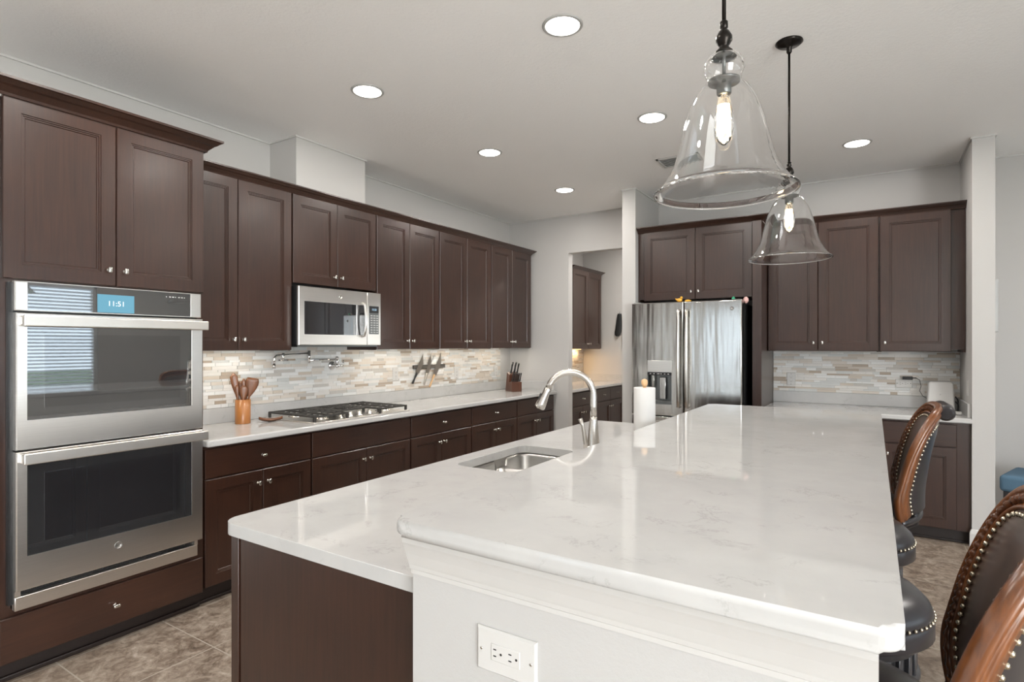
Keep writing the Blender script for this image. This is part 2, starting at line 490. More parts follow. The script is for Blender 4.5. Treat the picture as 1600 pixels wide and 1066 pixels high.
m.box((.30, YF + .005, 2.30), (1.35, YF + .055, 2.34))
m.done('added_vertical_blind', M['blind'], bpy.data.objects['window_2'])  # unseen slats, added to dim and streak what the fridge reflects
window(3, 'x', -3.7, -.1, 0, 2.45, XR, [-2.5, -1.3])  # unseen patio doors, added to bring more light into the room

# ------------------------------------------------------------------ cabinet kit (local frame: width along x, front faces -y)
DOOR_R = [(0, .003), (.003, 0), (.062, 0), (.0635, .004), (.069, .004), (.0705, .008), (.076, .008), (.079, .012)]
DRAW_R = [(0, .003), (.003, 0)]
def knob(parent, x, z, yf, horiz=False):
    m = MB()
    m.lathe([(.009, 0), (.009, -.002), (.005, -.004), (.005, -.016)], (x, yf, z), 14, 'y')
    w, h = (.030, .016) if horiz else (.017, .028)
    m.box((x - w / 2, yf - .030, z - h / 2), (x + w / 2, yf - .015, z + h / 2), .0055, 3)
    return m.done('knob', M['nickel'], parent)
def door(parent, x0, x1, z0, z1, yf, kn=None, mat='wood', th=.02):
    g = .0018
    d = MB().panel(x0 + g, x1 - g, z0 + g, z1 - g, yf + th, yf, DOOR_R).done('door', M[mat], parent)
    if kn: knob(d, kn[0], kn[1], yf)
    return d
def drawer(parent, x0, x1, z0, z1, yf, kn=True, th=.02):
    g = .0018
    d = MB().panel(x0 + g, x1 - g, z0 + g, z1 - g, yf + th, yf, DRAW_R).done('drawer_front', M['woodh'], parent)
    if kn: knob(d, (x0 + x1) / 2, (z0 + z1) / 2, yf, True)
    return d
G_ = .0015
def wall_cabinet(label, loc, rz, w, h, d, splits, group, fill_r=0.0, fill_l=0.0, knob_side=None):
    """splits: x of the joints between doors"""
    t = thing('wall_cabinet', label, 'cabinet', loc, rz, group)
    e = .004
    MB().box((G_, -d + .021, .020), (w - G_, -G_, h)).box((G_, -d + .021, 0), (.016, -G_, .021)).box((w - .016, -d + .021, 0), (w - G_, -G_, .021)).done('body', M['wood'], t)
    xs = [fill_l + e] + list(splits) + [w - fill_r - e]
    for i in range(len(xs) - 1):
        if knob_side: k = xs[i] + .035 if knob_side[i] == 'l' else xs[i + 1] - .035
        else: k = xs[i + 1] - .033 if i % 2 == 0 else xs[i] + .033
        door(t, xs[i], xs[i + 1], .004, h - .004, -d, (k, .075))
    return t
def base_cabinet(label, loc, rz, w, splits, group, d=.63, drawers=None, top=.876, dz=.165, e0=.004, e1=.004, false_drawer=False, knob_side=None, end_fill=0.0):
    t = thing('base_cabinet', label, 'cabinet', loc, rz, group)
    MB().box((G_, -d + .021, .095), (w - G_, -G_, top)).done('body', M['wood'], t)
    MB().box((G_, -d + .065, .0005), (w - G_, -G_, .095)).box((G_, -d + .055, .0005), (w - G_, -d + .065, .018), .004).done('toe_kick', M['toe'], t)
    xs = [e0] + list(splits) + [w - e1]
    zd = top - .012 - dz
    for i, (a, b) in enumerate(drawers or [(xs[0], xs[-1])]):
        drawer(t, a, b, zd, top - .012, -d, not false_drawer)
    for i in range(len(xs) - 1):
        if knob_side: k = xs[i] + .033 if knob_side[i] == 'l' else xs[i + 1] - .033
        else: k = xs[i + 1] - .033 if i % 2 == 0 else xs[i] + .033
        door(t, xs[i], xs[i + 1], .10, zd - .004, -d, (k, zd - .08))
    return t

CROWN = [(0, 0), (.006, 0), (.010, .010), (.030, .030), (.040, .036), (.055, .050), (.062, .052), (.062, .062), (0, .062)]
def crown(label, path, z, prof=CROWN, name='crown_molding', scale=1.0):
    p = [(o * scale, z + h * scale) for o, h in prof]
    return tag(MB().sweep(p, path).done(name, M['woodh']), label, 'molding')

# ------------------------------------------------------------------ oven tower
TX = .645
tw = thing('oven_cabinet', 'tall dark brown cabinet built around the double wall oven', 'cabinet', (0, .82, 0), PI / 2)
Wt = .893
m = MB()
# carcass with an opening for the oven
m.box((0, -TX + .021, 1.705), (Wt, -G_, 2.486)); m.box((0, -TX + .021, .095), (Wt, -G_, .315))
m.box((0, -TX + .021, .315), (.072, -G_, 1.705)); m.box((Wt - .030, -TX + .021, .315), (Wt, -G_, 1.705)); m.box((.072, -.05, .315), (Wt - .03, -G_, 1.705))
m.done('body', M['wood'], tw)
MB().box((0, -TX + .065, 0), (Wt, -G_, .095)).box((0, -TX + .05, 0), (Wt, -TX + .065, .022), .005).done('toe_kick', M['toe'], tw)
door(tw, .038, .464, 1.720, 2.494, -TX, (.464 - .035, 1.795)); door(tw, .464, .888, 1.720, 2.494, -TX, (.464 + .035, 1.795))
drawer(tw, .030, .884, .092, .287, -TX)
crown('brown crown molding along the top of the tall oven cabinet', [(.0, .80), (TX + .001, .80), (TX + .001, 1.7145), (.42, 1.7145)][1:], 2.488, scale=1.08)

# ------------------------------------------------------------------ double oven (local frame as cabinets, origin at tower)
ov = thing('double_wall_oven', 'stainless steel double wall oven with a blue clock screen', 'oven', (0, .82, .312), PI / 2)
def V(y): return y - .82
def Z(z): return z - .312
oy0, oy1 = V(.893), V(1.680)
MB().box((oy0 + .004, -TX + .015, .004), (oy1 - .012, -.08, Z(1.703))).box((V(.875), -TX - .004, Z(.34)), (V(.896), -TX + .018, Z(1.705))).done('oven_body', M['black'], ov)
XF = -.672
def steel_frame(name, y0, y1, z0, z1, gy0, gy1, gz0, gz1, yb, yf, parent):
    """steel slab with a rectangular window hole; one mesh"""
    m = MB()
    def L(a0, a1, b0, b1, y): return [(a0, y, b0), (a1, y, b0), (a1, y, b1), (a0, y, b1)]
    e = .004
    m.rings([L(gy0, gy1, gz0, gz1, yb), L(y0, y1, z0, z1, yb), L(y0, y1, z0, z1, yf + e), L(y0 + e, y1 - e, z0 + e, z1 - e, yf), L(gy0, gy1, gz0, gz1, yf), L(gy0, gy1, gz0, gz1, yb)], False, False)
    return m.done(name, M['steel'], parent)
# control panel
cp = steel_frame('control_panel', oy0, oy1, Z(1.585), Z(1.712), V(.936), V(1.625), Z(1.586), Z(1.7105), -TX + .01, XF + .004, ov)
MB().box((V(.936), -TX + .006, Z(1.5865)), (V(1.625), XF + .006, Z(1.7102))).done('glass_front', M['blackglass'], cp)
MB().box((V(1.196), XF + .004, Z(1.592)), (V(1.352), XF + .008, Z(1.677)), .001).done('display', M['display'], cp)
text('clock_digits', '11:51', .034, M['digits'], cp, (V(1.274), XF + .0035, Z(1.634)))
m = MB()
for i in range(7): m.box((V(1.50) + i * .015, XF + .0045, Z(1.683)), (V(1.50) + i * .015 + (.009 if i % 3 else .004), XF + .0062, Z(1.688)))
m.done('touch_legend', M['keys'], cp)
def oven_door(z0, z1, gz0, gz1, hz, logo):
    d = steel_frame('oven_door', oy0, oy1, Z(z0), Z(z1), V(.930), V(1.622), Z(gz0), Z(gz1), -TX + .01, XF - .012, ov)
    g = MB().box((V(.930), -TX + .004, Z(gz0)), (V(1.622), XF - .010, Z(gz1))).done('glass_front', M['blackglass'], d)
    m = MB(); m.box((V(.930) + .06, XF - .0105, Z(gz0) + .05), (V(1.622) - .06, XF - .009, Z(gz1) - .05)).done('inner_window', M['glassinner'], d)
    m = MB(); y = XF - .058
    m.box((oy0 + .012, y, Z(hz) - .024), (oy1 + .008, y + .016, Z(hz) + .024), .005, 3)
    for q in (oy0 + .02, oy1 - .02): m.box((q - .009, y + .01, Z(hz) - .018), (q + .009, XF - .011, Z(hz) + .018), .003)
    m.done('handle', M['handlesteel'], d)
    if logo:
        c = (V(1.276), XF - .012, Z(.485))
        e = MB().lathe([(.017, 0), (.017, -.0022), (.0148, -.0022), (.0148, -.001), (0, -.001)], c, 28, 'y').done('emblem', M['emblem'], d)
        text('emblem_letters', 'GE', .014, M['nickel'], d, (c[0], c[1] - .0014, c[2]))
    return d
oven_door(.993, 1.576, 1.118, 1.535, 1.541, False)
oven_door(.398, .985, .540, .935, .958, True)
m = MB(); m.box((oy0 + .004, -TX + .004, Z(.371)), (oy1 - .03, -TX + .012, Z(.40)));
for i in range(34): m.box((oy0 + .04 + i * .021, -TX - .002, Z(.381)), (oy0 + .052 + i * .021, -TX + .006, Z(.397)))
m.done('vent_slot', M['black'], ov)
m = MB(); m.box((oy0, -TX + .012, Z(.312)), (oy1 - .018, XF + .006, Z(.370)), .003)
m.box((oy0, -TX + .012, Z(.370)), (oy0 + .02, XF + .006, Z(.396))); m.box((oy1 - .036, -TX + .012, Z(.370)), (oy1 - .018, XF + .006, Z(.396)))
m.done('vent_trim', M['steel'], ov)

# ------------------------------------------------------------------ upper cabinets, left wall
UZ, UT, UD = 1.398, 2.487, .355
G = 'tall upper cabinets on the long wall'
def up(y0, y1, sp, lab, z0=UZ):
    t = wall_cabinet(lab, (0, y0, z0), PI / 2, y1 - y0, UT - z0, UD, [s - y0 for s in sp], G)
    if z0 == UZ:     # warm light bar under the cabinet
        w = y1 - y0
        part_label(MB().box((.06, -.19, .0125), (w - .06, -.165, .0195)).done('light_bar', M['undercab'], t), 'slim warm light bar')
        area_light('under_cabinet_lamp', (w / 2, -.178, .011), (0, 0, 0), w - .14, .02, 1.15 * w / .8, (1.0, .90, .76), parent=t)
    return t
up(1.717, 2.479, [2.084], 'tall brown upper cabinet between oven tower and microwave')
up(2.479, 3.262, [2.868], 'short brown two-door cabinet directly above the microwave', 1.862)
up(3.262, 4.047, [3.650], 'tall brown upper cabinet just beyond the microwave, left of the knife strip')
up(4.047, 4.887, [4.467], 'tall brown upper cabinet above the magnetic knife strip')
up(4.887, 5.705, [5.292], 'last tall brown upper cabinet on the long wall, above the knife block')
crown('brown crown molding along the upper cabinets over the microwave', [(UD - .01, 1.715), (UD - .01, 5.708), (.0, 5.708)], 2.480, scale=.85)

# ------------------------------------------------------------------ base cabinets, left wall
GB = 'base cabinets under the long counter'
for y0, y1, sp, lab, fd in ((1.716, 2.422, 2.072, 'dark brown base cabinet beside the oven tower, under the utensil crock', False),
                        (2.422, 3.363, 2.898, 'dark brown base cabinet under the gas cooktop, plain front without drawer knob', True),
                        (3.363, 4.169, 3.745, 'dark brown base cabinet next to the cooktop, towards the knife strip', False),
                        (4.169, 4.952, 4.566, 'dark brown base cabinet below the magnetic knife strip', False),
                        (4.952, 5.750, 5.350, 'dark brown base cabinet at the far end, under the knife block', False)):
    base_cabinet(lab, (0, y0, 0), PI / 2, y1 - y0, [sp - y0], GB, false_drawer=fd)

def slab(name, poly, z0, z1, bev, parent=None): return MB().prism(poly, z0, z1, bev).done(name, M['quartz'], parent)
def rrect(x0, y0, x1, y1, r, n=6, corners=(1, 1, 1, 1)):
    P = []
    for (cx, cy, a0, on) in ((x0 + r, y0 + r, PI, corners[0]), (x1 - r, y0 + r, 1.5 * PI, corners[1]), (x1 - r, y1 - r, 0, corners[2]), (x0 + r, y1 - r, .5 * PI, corners[3])):
        if on:
            for k in range(n + 1):
                a = a0 + .5 * PI * k / n; P.append((cx + r * math.cos(a), cy + r * math.sin(a)))
        else:
            P.append((cx + r * (math.cos(a0) + math.cos(a0 + PI / 2)), cy + r * (math.sin(a0) + math.sin(a0 + PI / 2))))
    return P
t = thing('countertop', 'long white quartz countertop along the left wall, under the cooktop', 'countertop', (0, 0, 0))
slab('counter_slab', rrect(.0015, 1.718, .662, 5.770, .012, 3, (0, 1, 1, 0)), .877, .914, .009, t)
MB().box((.0015, 1.718, .914), (.02, 5.785, 1.015), .002).box((.02, 5.755, .914), (.62, 5.785, 1.015), .002).done('upstand', M['quartz'], t)

# ------------------------------------------------------------------ mosaic tile
def tile_mats(tag_, light=(.62, .60, .56)):
    cols = [((.70, .685, .655), .14), ((.60, .615, .605), .06), ((.55, .49, .42), .35), ((.40, .335, .27), .4), ((.52, .50, .47), .2), ((.74, .745, .735), .06), ((.62, .57, .51), .3)]
    return [plain('%s_%d' % (tag_, i), c, r, 0, .04, Specular_IOR_Level=.5) for i, (c, r) in enumerate(cols)]
TILE = tile_mats('mosaic_tile')
M['grout'] = plain('tile_grout', (.66, .65, .63), .8)
def mosaic(label, loc, rz, w, h, ok=None):
    """thin tile strips facing -y in the local frame"""
    rnd = random.Random(int(w * 1000))
    m = MB(); m.mi = 0
    m.box((0, -.004, 0), (w, 0, h))
    z = .001; rows = [.024, .016, .024, .0235, .016, .024]; r = rnd.randrange(6)
    while z < h - .008:
        rh = min(rows[r % 6], h - z - .001); r += 1; x = -rnd.random() * .08
        while x < w:
            L = rnd.choice((.05, .08, .10, .12, .15, .18))
            a, b = max(x, .0005), min(x + L - .0018, w - .0005)
            if b - a > .004:
                k = rnd.choices(range(7), (5, 3, 2.4, 1.5, 1.4, 4, 3))[0]
                d = .0085 if k in (1, 5) else .0075
                m.mi = 1 + k
                e = .0008
                m.rings([[(a, -.004, z), (b, -.004, z), (b, -.004, z + rh - .0018), (a, -.004, z + rh - .0018)],
                         [(a, -d + e, z), (b, -d + e, z), (b, -d + e, z + rh - .0018), (a, -d + e, z + rh - .0018)],
                         [(a + e, -d, z + e), (b - e, -d, z + e), (b - e, -d, z + rh - .0018 - e), (a + e, -d, z + rh - .0018 - e)]], False, True)
            x += L
        z += rh
    o = m.done('tile_backsplash', [M['grout']] + TILE)
    o.location = Vector(loc) + Matrix.Rotation(rz, 3, 'Z') @ Vector((0, -.001, 0)); o.rotation_euler = (0, 0, rz)
    return tag(o, label, 'backsplash')
mosaic('mosaic strip tile backsplash behind the cooktop and knife strip', (.0, 1.717, 1.0155), PI / 2, 3.86, UZ - 1.0155 + .05)

# ------------------------------------------------------------------ microwave
mw = thing('microwave', 'stainless steel microwave with a dark window, mounted over the cooktop', 'microwave', (0.012, 2.484, 1.437), PI / 2)
mwW, mwH, mwD = .762, .408, .405
MB().box((0, -mwD + .02, 0), (mwW, 0, mwH)).done('body', M['black'], mw)
kx = .620
d = steel_frame('microwave_door', 0, kx, .0, mwH, .045, .515, .075, .305, -mwD + .025, -mwD, mw)
MB().box((.045, -mwD + .02, .075), (.515, -mwD + .003, .305)).done('glass_front', M['blackglass'], d)
m = MB()
hp = [(.565, -mwD - .03 - .016 * math.sin(PI * k / 8), .072 + .245 * k / 8) for k in range(9)]
m.tube([(.565, -mwD + .001, .068)] + hp + [(.565, -mwD + .001, .32)], .0095, 10)
m.done('handle', M['steel'], d)
MB().box((.518, -mwD - .0015, .075), (.600, -mwD + .001, .305), .0005).done('handle_recess', M['blackglass'], d)
e = MB().lathe([(.013, 0), (.013, -.002), (.011, -.002), (.011, -.001), (0, -.001)], (.36, -mwD, .352), 24, 'y').done('emblem', M['nickel'], d)
p = MB().box((kx + .001, -mwD + .02, 0), (mwW, -mwD, mwH), .003).done('control_panel', M['steel'], mw)
MB().box((kx + .018, -mwD + .001, .085), (mwW - .022, -mwD - .0015, .305), .001).done('key_area', M['darksteel'], p)
MB().box((kx + .020, -mwD, .250), (mwW - .024, -mwD - .0025, .302), .001).done('display', M['black'], p)
text('clock_digits', '11:51', .024, M['bluedigits'], p, ((kx + mwW) / 2, -mwD - .003, .276))
m = MB()
for r in range(8):
    for c in range(3):
        x = kx + .032 + c * .030; z = .095 + r * .0185
        m.box((x, -mwD, z), (x + .021, -mwD - .0025, z + .009))
m.done('keypad', M['keys'], p)
MB().box((.01, -mwD + .03, -.012), (mwW - .01, -.04, .0)).done('underside_vent', M['darksteel'], mw)

# ------------------------------------------------------------------ cooktop
ct = thing('gas_cooktop', 'stainless steel gas cooktop with black cast iron grates', 'cooktop', (0, 2.462, .9145), PI / 2)
cw = .915
MB().box((0, -.605, 0), (cw, -.075, .008), .003).done('steel_tray', M['steel'], ct)
def bar(m, a, b, w=.012, h=.012):
    a = Vector(a); b = Vector(b); d = b - a; L = d.length
    m.obox((a + b) / 2, (L, w, h), Matrix.Rotation(math.atan2(d.y, d.x), 3, 'Z'), .002, 1)
gz = .043
for gi, (x0, x1, y0) in enumerate(((.015, .305, -.585), (.315, .600, -.43), (.610, .900, -.585))):
    m = MB(); y1 = -.092
    for y in (y0, (y0 + y1) / 2, y1): bar(m, (x0, y, gz), (x1, y, gz))
    for x in (x0 + .006, x1 - .006): bar(m, (x, y0, gz), (x, y1, gz))
    xc = (x0 + x1) / 2
    bar(m, (xc, y0, gz), (xc, y1, gz))
    for k in range(1, 8):
        y = y0 + (y1 - y0) * k / 8
        if k != 4:
            bar(m, (x0, y, gz), (x0 + .085, y, gz), .009); bar(m, (x1, y, gz), (x1 - .085, y, gz), .009)
    for x in (x0 + .006, x1 - .006):
        for y in (y0 + .004, y1 - .004): m.box((x - .008, y - .008, .006), (x + .008, y + .008, gz), .002)
    m.done('grate', M['castiron'], ct)
for x, y, r in ((.16, -.47, .038), (.16, -.21, .048), (.457, -.26, .060), (.755, -.47, .048), (.755, -.21, .038)):
    b = MB().lathe([(r + .012, .008), (r + .012, .013), (r, .015), (r, .022)], (x, y, 0), 24).done('burner', M['brushednickel'], ct)
    MB().lathe([(r * .8, .022), (r * .8, .028), (0, .030)], (x, y, 0), 24).done('burner_cap', M['castiron'], b)
for x, y in ((.275, -.55), (.365, -.535), (.457, -.53), (.55, -.535), (.64, -.55)):
    MB().lathe([(.024, .008), (.024, .012), (.018, .014), (.016, .036), (.013, .040), (0, .040)], (x, y, 0), 20).box((x - .003, y - .016, .03), (x + .003, y + .016, .044), .002).done('control_knob', M['nickel'], ct)

# ------------------------------------------------------------------ pot filler
pf = thing('pot_filler', 'folded chrome pot filler faucet on the tile above the cooktop', 'faucet', (0, 3.10, 1.27), 0)
MB().lathe([(.036, .012), (.036, .018), (.030, .024), (.014, .030), (.014, .075)], (0, 0, 0), 24, 'x').done('wall_flange', M['chrome'], pf)
MB().sphere((.075, 0, 0), .020).tube([(.075, 0, -.01), (.075, 0, .075)], .011, 12).lathe([(.015, .02), (.015, .03)], (.075, 0, 0), 16).lathe([(.015, .055), (.015, .07)], (.075, 0, 0), 16).done('swivel_post', M['chrome'], pf)
MB().tube([(.075, .0, .0), (.080, .055, .0)], .009, 10).tube([(.08, .055, -.012), (.08, .062, .045)], [.006, .004], 8).done('valve_lever', M['chrome'], pf)
MB().tube([(.075, 0, .052), (.085, -.275, .052)], .008, 10).tube([(.085, -.275, .03), (.085, -.275, .125)], .011, 12).done('lower_arm', M['chrome'], pf)
MB().tube([(.085, -.275, .105), (.11, -.575, .090), (.11, -.590, .075), (.11, -.593, .02)], .0085, 10).tube([(.105, -.515, .11), (.105, -.515, .05)], .010, 10).tube([(.085, -.545, .056), (.125, -.485, .056)], .006, 8).lathe([(.012, .0), (.012, .03)], (.11, -.593, 0), 14).done('spout_arm', M['chrome'], pf)

# ------------------------------------------------------------------ crock, utensils, spoon rest
cr = tag(MB().lathe([(0, .0), (.047, .0), (.048, .004), (.048, .160), (.042, .160), (.042, .008), (0, .008)], (0, 0, 0), 32).done('utensil_crock', M['bamboo']), 'amber wooden crock holding utensils on the counter by the oven', 'holder')
cr.location = (.165, 2.235, .9145)
def utensil(name, label, base_, tip, head, hw, hl, th=.006, mat='utensil', hole=False):
    """handle from base to tip with a flat head at the end"""
    a = Vector(base_); b = Vector(tip); d = (b - a).normalized()
    side = d.cross(Vector((.84, -.54, 0))).normalized()     # broad side turned to the room
    nrm = d.cross(side).normalized()
    L = (b - a).length; n = 14; loops = []
    for i in range(n + 1):
        s = i / n; p = a + d * (L * s)
        hs = max(0, (s * L - (L - hl)) / hl)
        w = .0058 if hs <= 0 else .0058 + (hw - .0058) * (math.sin(min(1, hs * 1.25) * PI / 2))
        if hs > .82: w *= math.sqrt(max(.05, 1 - ((hs - .82) / .18) ** 2)) if head == 'round' else (1 - (hs - .82) * 1.1)
        t_ = .0055 if hs <= 0 else max(.0025, th * (1 - .4 * hs))
        loops.append([p + side * (w * math.cos(q)) + nrm * (t_ * math.sin(q)) for q in [2 * PI * k / 10 for k in range(10)]])
    return tag(MB().rings(loops, smooth=True).done(name, M[mat]), label, 'utensil', 'wooden utensils in the crock')
c0 = Vector((.165, 2.235, .925))
def ut(name, label, u0, w0, u1, w1, h, head, hw, hl):
    """u: across the view, w: towards the room"""
    A = Vector((.84, .54, 0)); B = Vector((.54, -.84, 0))
    utensil(name, label, c0 + A * u0 + B * w0, c0 + A * u1 + B * w1 + Vector((0, 0, h)), head, hw, hl)
ut('wooden_paddle', 'dark wooden paddle leaning left in the crock, tallest of the utensils', -.008, .010, -.060, .010, .325, 'round', .024, .155)
ut('wooden_spoon', 'dark wooden slim spoon leaning left beside the tall paddle in the crock', -.010, .024, -.026, .031, .25, 'round', .013, .10)
ut('wooden_spatula', 'broad dark wooden spatula at the back middle of the crock', -.006, -.028, -.010, -.034, .268, 'square', .038, .15)
ut('wooden_spoon', 'thin brown wooden spoon standing upright in the middle of the crock', .008, -.001, .006, .0, .288, 'round', .015, .14)
ut('wooden_spoon', 'short brown wooden spoon with an oval bowl at the front of the crock', .010, .026, .022, .032, .245, 'round', .026, .10)
ut('wooden_turner', 'wide wooden turner leaning right with an amber edge in the crock', .0, -.013, .062, -.014, .292, 'square', .042, .13)
sr = MB(); loops = []
for i in range(13):
    s = i / 12; w = .012 + .030 * math.sin(PI * min(1, s * 1.1)) ** .8; y = -.075 + .15 * s
    zc = .004 + .016 * abs(2 * s - 1) ** 2
    loops.append([(w * math.cos(q), y, max(-.0018, zc + .006 * math.sin(q) + (.012 * abs(math.cos(q))))) for q in [2 * PI * k / 12 for k in range(12)]])
sr.rings(loops, smooth=True)
o = tag(sr.done('spoon_rest', M['utensil']), 'small brown wooden spoon rest lying between the crock and the cooktop', 'spoon rest')
o.location = (.25, 2.385, .9170); o.rotation_euler = (0, 0, -.6)

# ------------------------------------------------------------------ knife strip and its knives
ks = thing('magnetic_knife_strip', 'dark magnetic bar on the tile holding three knives', 'knife rack', (.0085, 4.06, 1.225), 0)
MB().box((0, 0, -.018), (.012, .48, .018), .003).done('bar', M['castiron'], ks)
MB().box((.012, .006, -.010), (.0135, .474, -.002)).box((.012, .006, .004), (.0135, .474, .010)).done('magnet_band', M['blade'], ks)
def knife(label, tip, end, hmat, bw, name='chef_knife'):
    """blade flat against the bar at x = .024"""
    x = .024; A = Vector((x, *end)); B = Vector((x, *tip)); d = (B - A).normalized(); L = (B - A).length
    s = Vector((0, -d.z, d.y)); hl = L * .37
    kn = thing(name, label, 'knife', A, 0, 'knives on the magnetic bar')
    m = MB(); pts = []
    for q, w in ((hl, -.006), (hl + .004, -bw * .45), (hl + .02, -bw * .5), (L * .78, -bw * .46), (L, bw * .42), (hl, bw * .45)):
        pts.append(d * q + s * w)
    m.rings([[p + Vector((-.0012, 0, 0)) for p in pts], [p + Vector((.0012, 0, 0)) for p in pts]]); m.done('blade', M['blade'], kn)
    m = MB(); loops = []
    for k in range(9):
        q = hl * (1 - k / 8) ; w = .011 + .003 * math.cos(k / 8 * PI * 2)
        if k == 8: w *= .7
        loops.append([d * q + s * (w * math.cos(a)) + Vector((.008 * math.sin(a), 0, 0)) for a in [2 * PI * j / 10 for j in range(10)]])
    m.rings(loops, smooth=True).done('handle', M[hmat], kn)
    return kn
knife('black-handled kitchen knife, leftmost on the magnetic bar', (4.215, 1.335), (4.045, 1.070), 'rubber', .058)
knife('steel-handled narrow knife in the middle of the magnetic bar', (4.325, 1.345), (4.210, 1.050), 'blade', .046, 'utility_knife')
knife('wooden-handled kitchen knife, rightmost on the magnetic bar', (4.490, 1.345), (4.290, 1.022), 'lightwood', .060)

# ------------------------------------------------------------------ knife block with knives
kb = thing('knife_block', 'slanted walnut knife block in the far corner of the long counter', 'knife block', (.28, 5.44, .9145), math.radians(60))
# local: front faces -y, low step at the front, tall part behind
m = MB(); prof = [(-.075, 0), (.085, 0), (.045, .215), (-.012, .185), (-.004, .105), (-.075, .105)]
m.rings([[(-.062, y, z) for y, z in prof], [(.062, y, z) for y, z in prof]])
m.done('block', M['blockwood'], kb)
RZ = Matrix.Rotation(kb.rotation_euler.z, 3, 'Z')
def blockknife(x, y, z, big, label):
    k = thing('steak_knife' if not big else 'block_knife', label, 'knife', tuple(Vector(kb.location) + RZ @ Vector((x, y, z))), kb.rotation_euler.z, 'steak knives in the front row of the block' if not big else 'large knives in the top of the block')
    d = Vector((0, -.42, 1)).normalized(); L = .118 if big else .100; w = .012 if big else .0088
    m = MB(); loops = []
    for i in range(8):
        s = i / 7; ww = w * (1 + .15 * math.cos(s * 2 * PI)) * (.75 if i == 7 else 1)
        c = d * (.010 + L * s)
        loops.append([c + Vector((ww * .7 * math.cos(a), ww * math.sin(a), 0)) for a in [2 * PI * j / 8 for j in range(8)]])
    m.rings(loops, smooth=True).done('handle', M['rubber'], k)
    MB().tube([d * (.004 + L), d * (.010 + L)], w * .7, 8).done('end_cap', M['nickel'], k)
    MB().tube([d * .0035, d * .016], w * .82, 8).done('bolster', M['nickel'], k)
for i in range(6): blockknife(-.050 + i * .020, -.047, .107, False, 'black-handled steak knife in the low front row of the knife block')
for i, (x, y) in enumerate(((-.040, .0), (.0, .0), (.040, .0), (-.020, .028), (.022, .028))): blockknife(x, y, .195 + .53 * y, True, 'large black-handled knife in the upper slots of the knife block')

# ------------------------------------------------------------------ outlets and switches (local frame faces -y)
def outlet(label, loc, rz, horizontal=True, kind='outlet', w=.117, h=.072, name=None):
    if not horizontal: w, h = h, w
    o = thing(name or ('wall_outlet' if kind == 'outlet' else 'light_switch'), label, 'outlet' if kind == 'outlet' else 'switch', loc, rz)
    MB().panel(-w / 2, w / 2, -h / 2, h / 2, 0, -.006, [(0, .0035), (.004, 0)]).done('cover_plate', M['plastic'], o)
    if kind == 'outlet':
        a, b = (.067, .034) if horizontal else (.034, .067)
        MB().box((-a / 2, -.0075, -b / 2), (a / 2, -.005, b / 2), .001).done('receptacle', M['plastic'], o)
        m = MB()
        for s in (-1, 1):
            if horizontal:
                cx = s * .018
                for z in (-.0065, .0065): m.box((cx - .010, -.0079, z - .0012), (cx - .003, -.0074, z + .0012))
                m.lathe([(.0026, -.0079), (.0026, -.0074)], (cx + .008, 0, 0), 10, 'y')
            else:
                cz = s * .018
                for x in (-.0065, .0065): m.box((x - .0012, -.0079, cz - .003), (x + .0012, -.0074, cz + .004))
                m.lathe([(.0026, -.0079), (.0026, -.0074)], (0, 0, cz - .009), 10, 'y')
        m.done('slots', M['slot'], o)
    else:
        MB().box((-.017, -.0085, -.033), (.017, -.005, .033), .002).done('rocker', M['plastic'], o)
    m = MB()
    for s in (-1, 1):
        c = (s * (w / 2 - .012), -.0055, 0) if horizontal else (0, -.0055, s * (h / 2 - .012))
        m.lathe([(.003, 0), (.003, -.0012), (0, -.0014)], c, 10, 'y')
    m.done('screw', M['nickel'], o)
    return o
def tx(y, z): return (.0087, y, z)
outlet('pale vertical outlet on the tile beside the oven tower', tx(2.01, 1.17), PI / 2, False)
outlet('pale vertical outlet on the tile between cooktop and knife strip', tx(3.83, 1.17), PI / 2, False)
outlet('pale vertical outlet on the tile just right of the knife strip', tx(4.735, 1.14), PI / 2, False)
outlet('white vertical outlet on the tile by the knife block', tx(5.475, 1.14), PI / 2, False)

# ------------------------------------------------------------------ pantry beyond the doorway
PX = .10
wall_cabinet('brown two-door upper cabinet seen through the pantry doorway', (PX, 6.62, 1.378), PI / 2, .915, 1.06, .34, [.465], None)
crown('brown crown molding on the pantry upper cabinet', [(PX + .33, 6.60), (PX + .33, 7.537), (PX, 7.537)], 2.425, scale=.75)
GPB = 'base cabinets in the pantry'
base_cabinet('black-brown pantry base cabinet nearest the doorway', (PX, 5.91, 0), PI / 2, .80, [.40], GPB)
base_cabinet('black-brown pantry base cabinet against the far pantry wall', (PX, 6.71, 0), PI / 2, .925, [.46], GPB, drawers=[(.004, .46), (.46, .921)])
t = thing('countertop', 'white quartz pantry countertop beyond the doorway', 'countertop', (0, 0, 0))
slab('counter_slab', rrect(PX + .0015, 5.905, PX + .66, 7.638, .01, 3, (0, 1, 0, 0)), .877, .914, .008, t)
MB().box((PX + .0015, 5.91, .914), (PX + .02, 7.62, 1.015)).box((PX + .0015, 7.62, .914), (PX + .655, 7.6385, 1.015)).done('upstand', M['quartz'], t)
mosaic('warm-lit mosaic strip tile backsplash in the pantry', (PX, 5.92, 1.0155), PI / 2, 1.71, .362)
led = tag(MB().box((PX + .03, 6.70, 1.370), (PX + .06, 7.45, 1.3772)).done('led_light_bar', M['ledwarm']), 'warm light bar under the pantry upper cabinet', 'light')
area_light('pantry_bar_light', (PX + .045, 7.07, 1.367), (0, 0, 0), .03, .7, 3.5, (1.0, .60, .26))
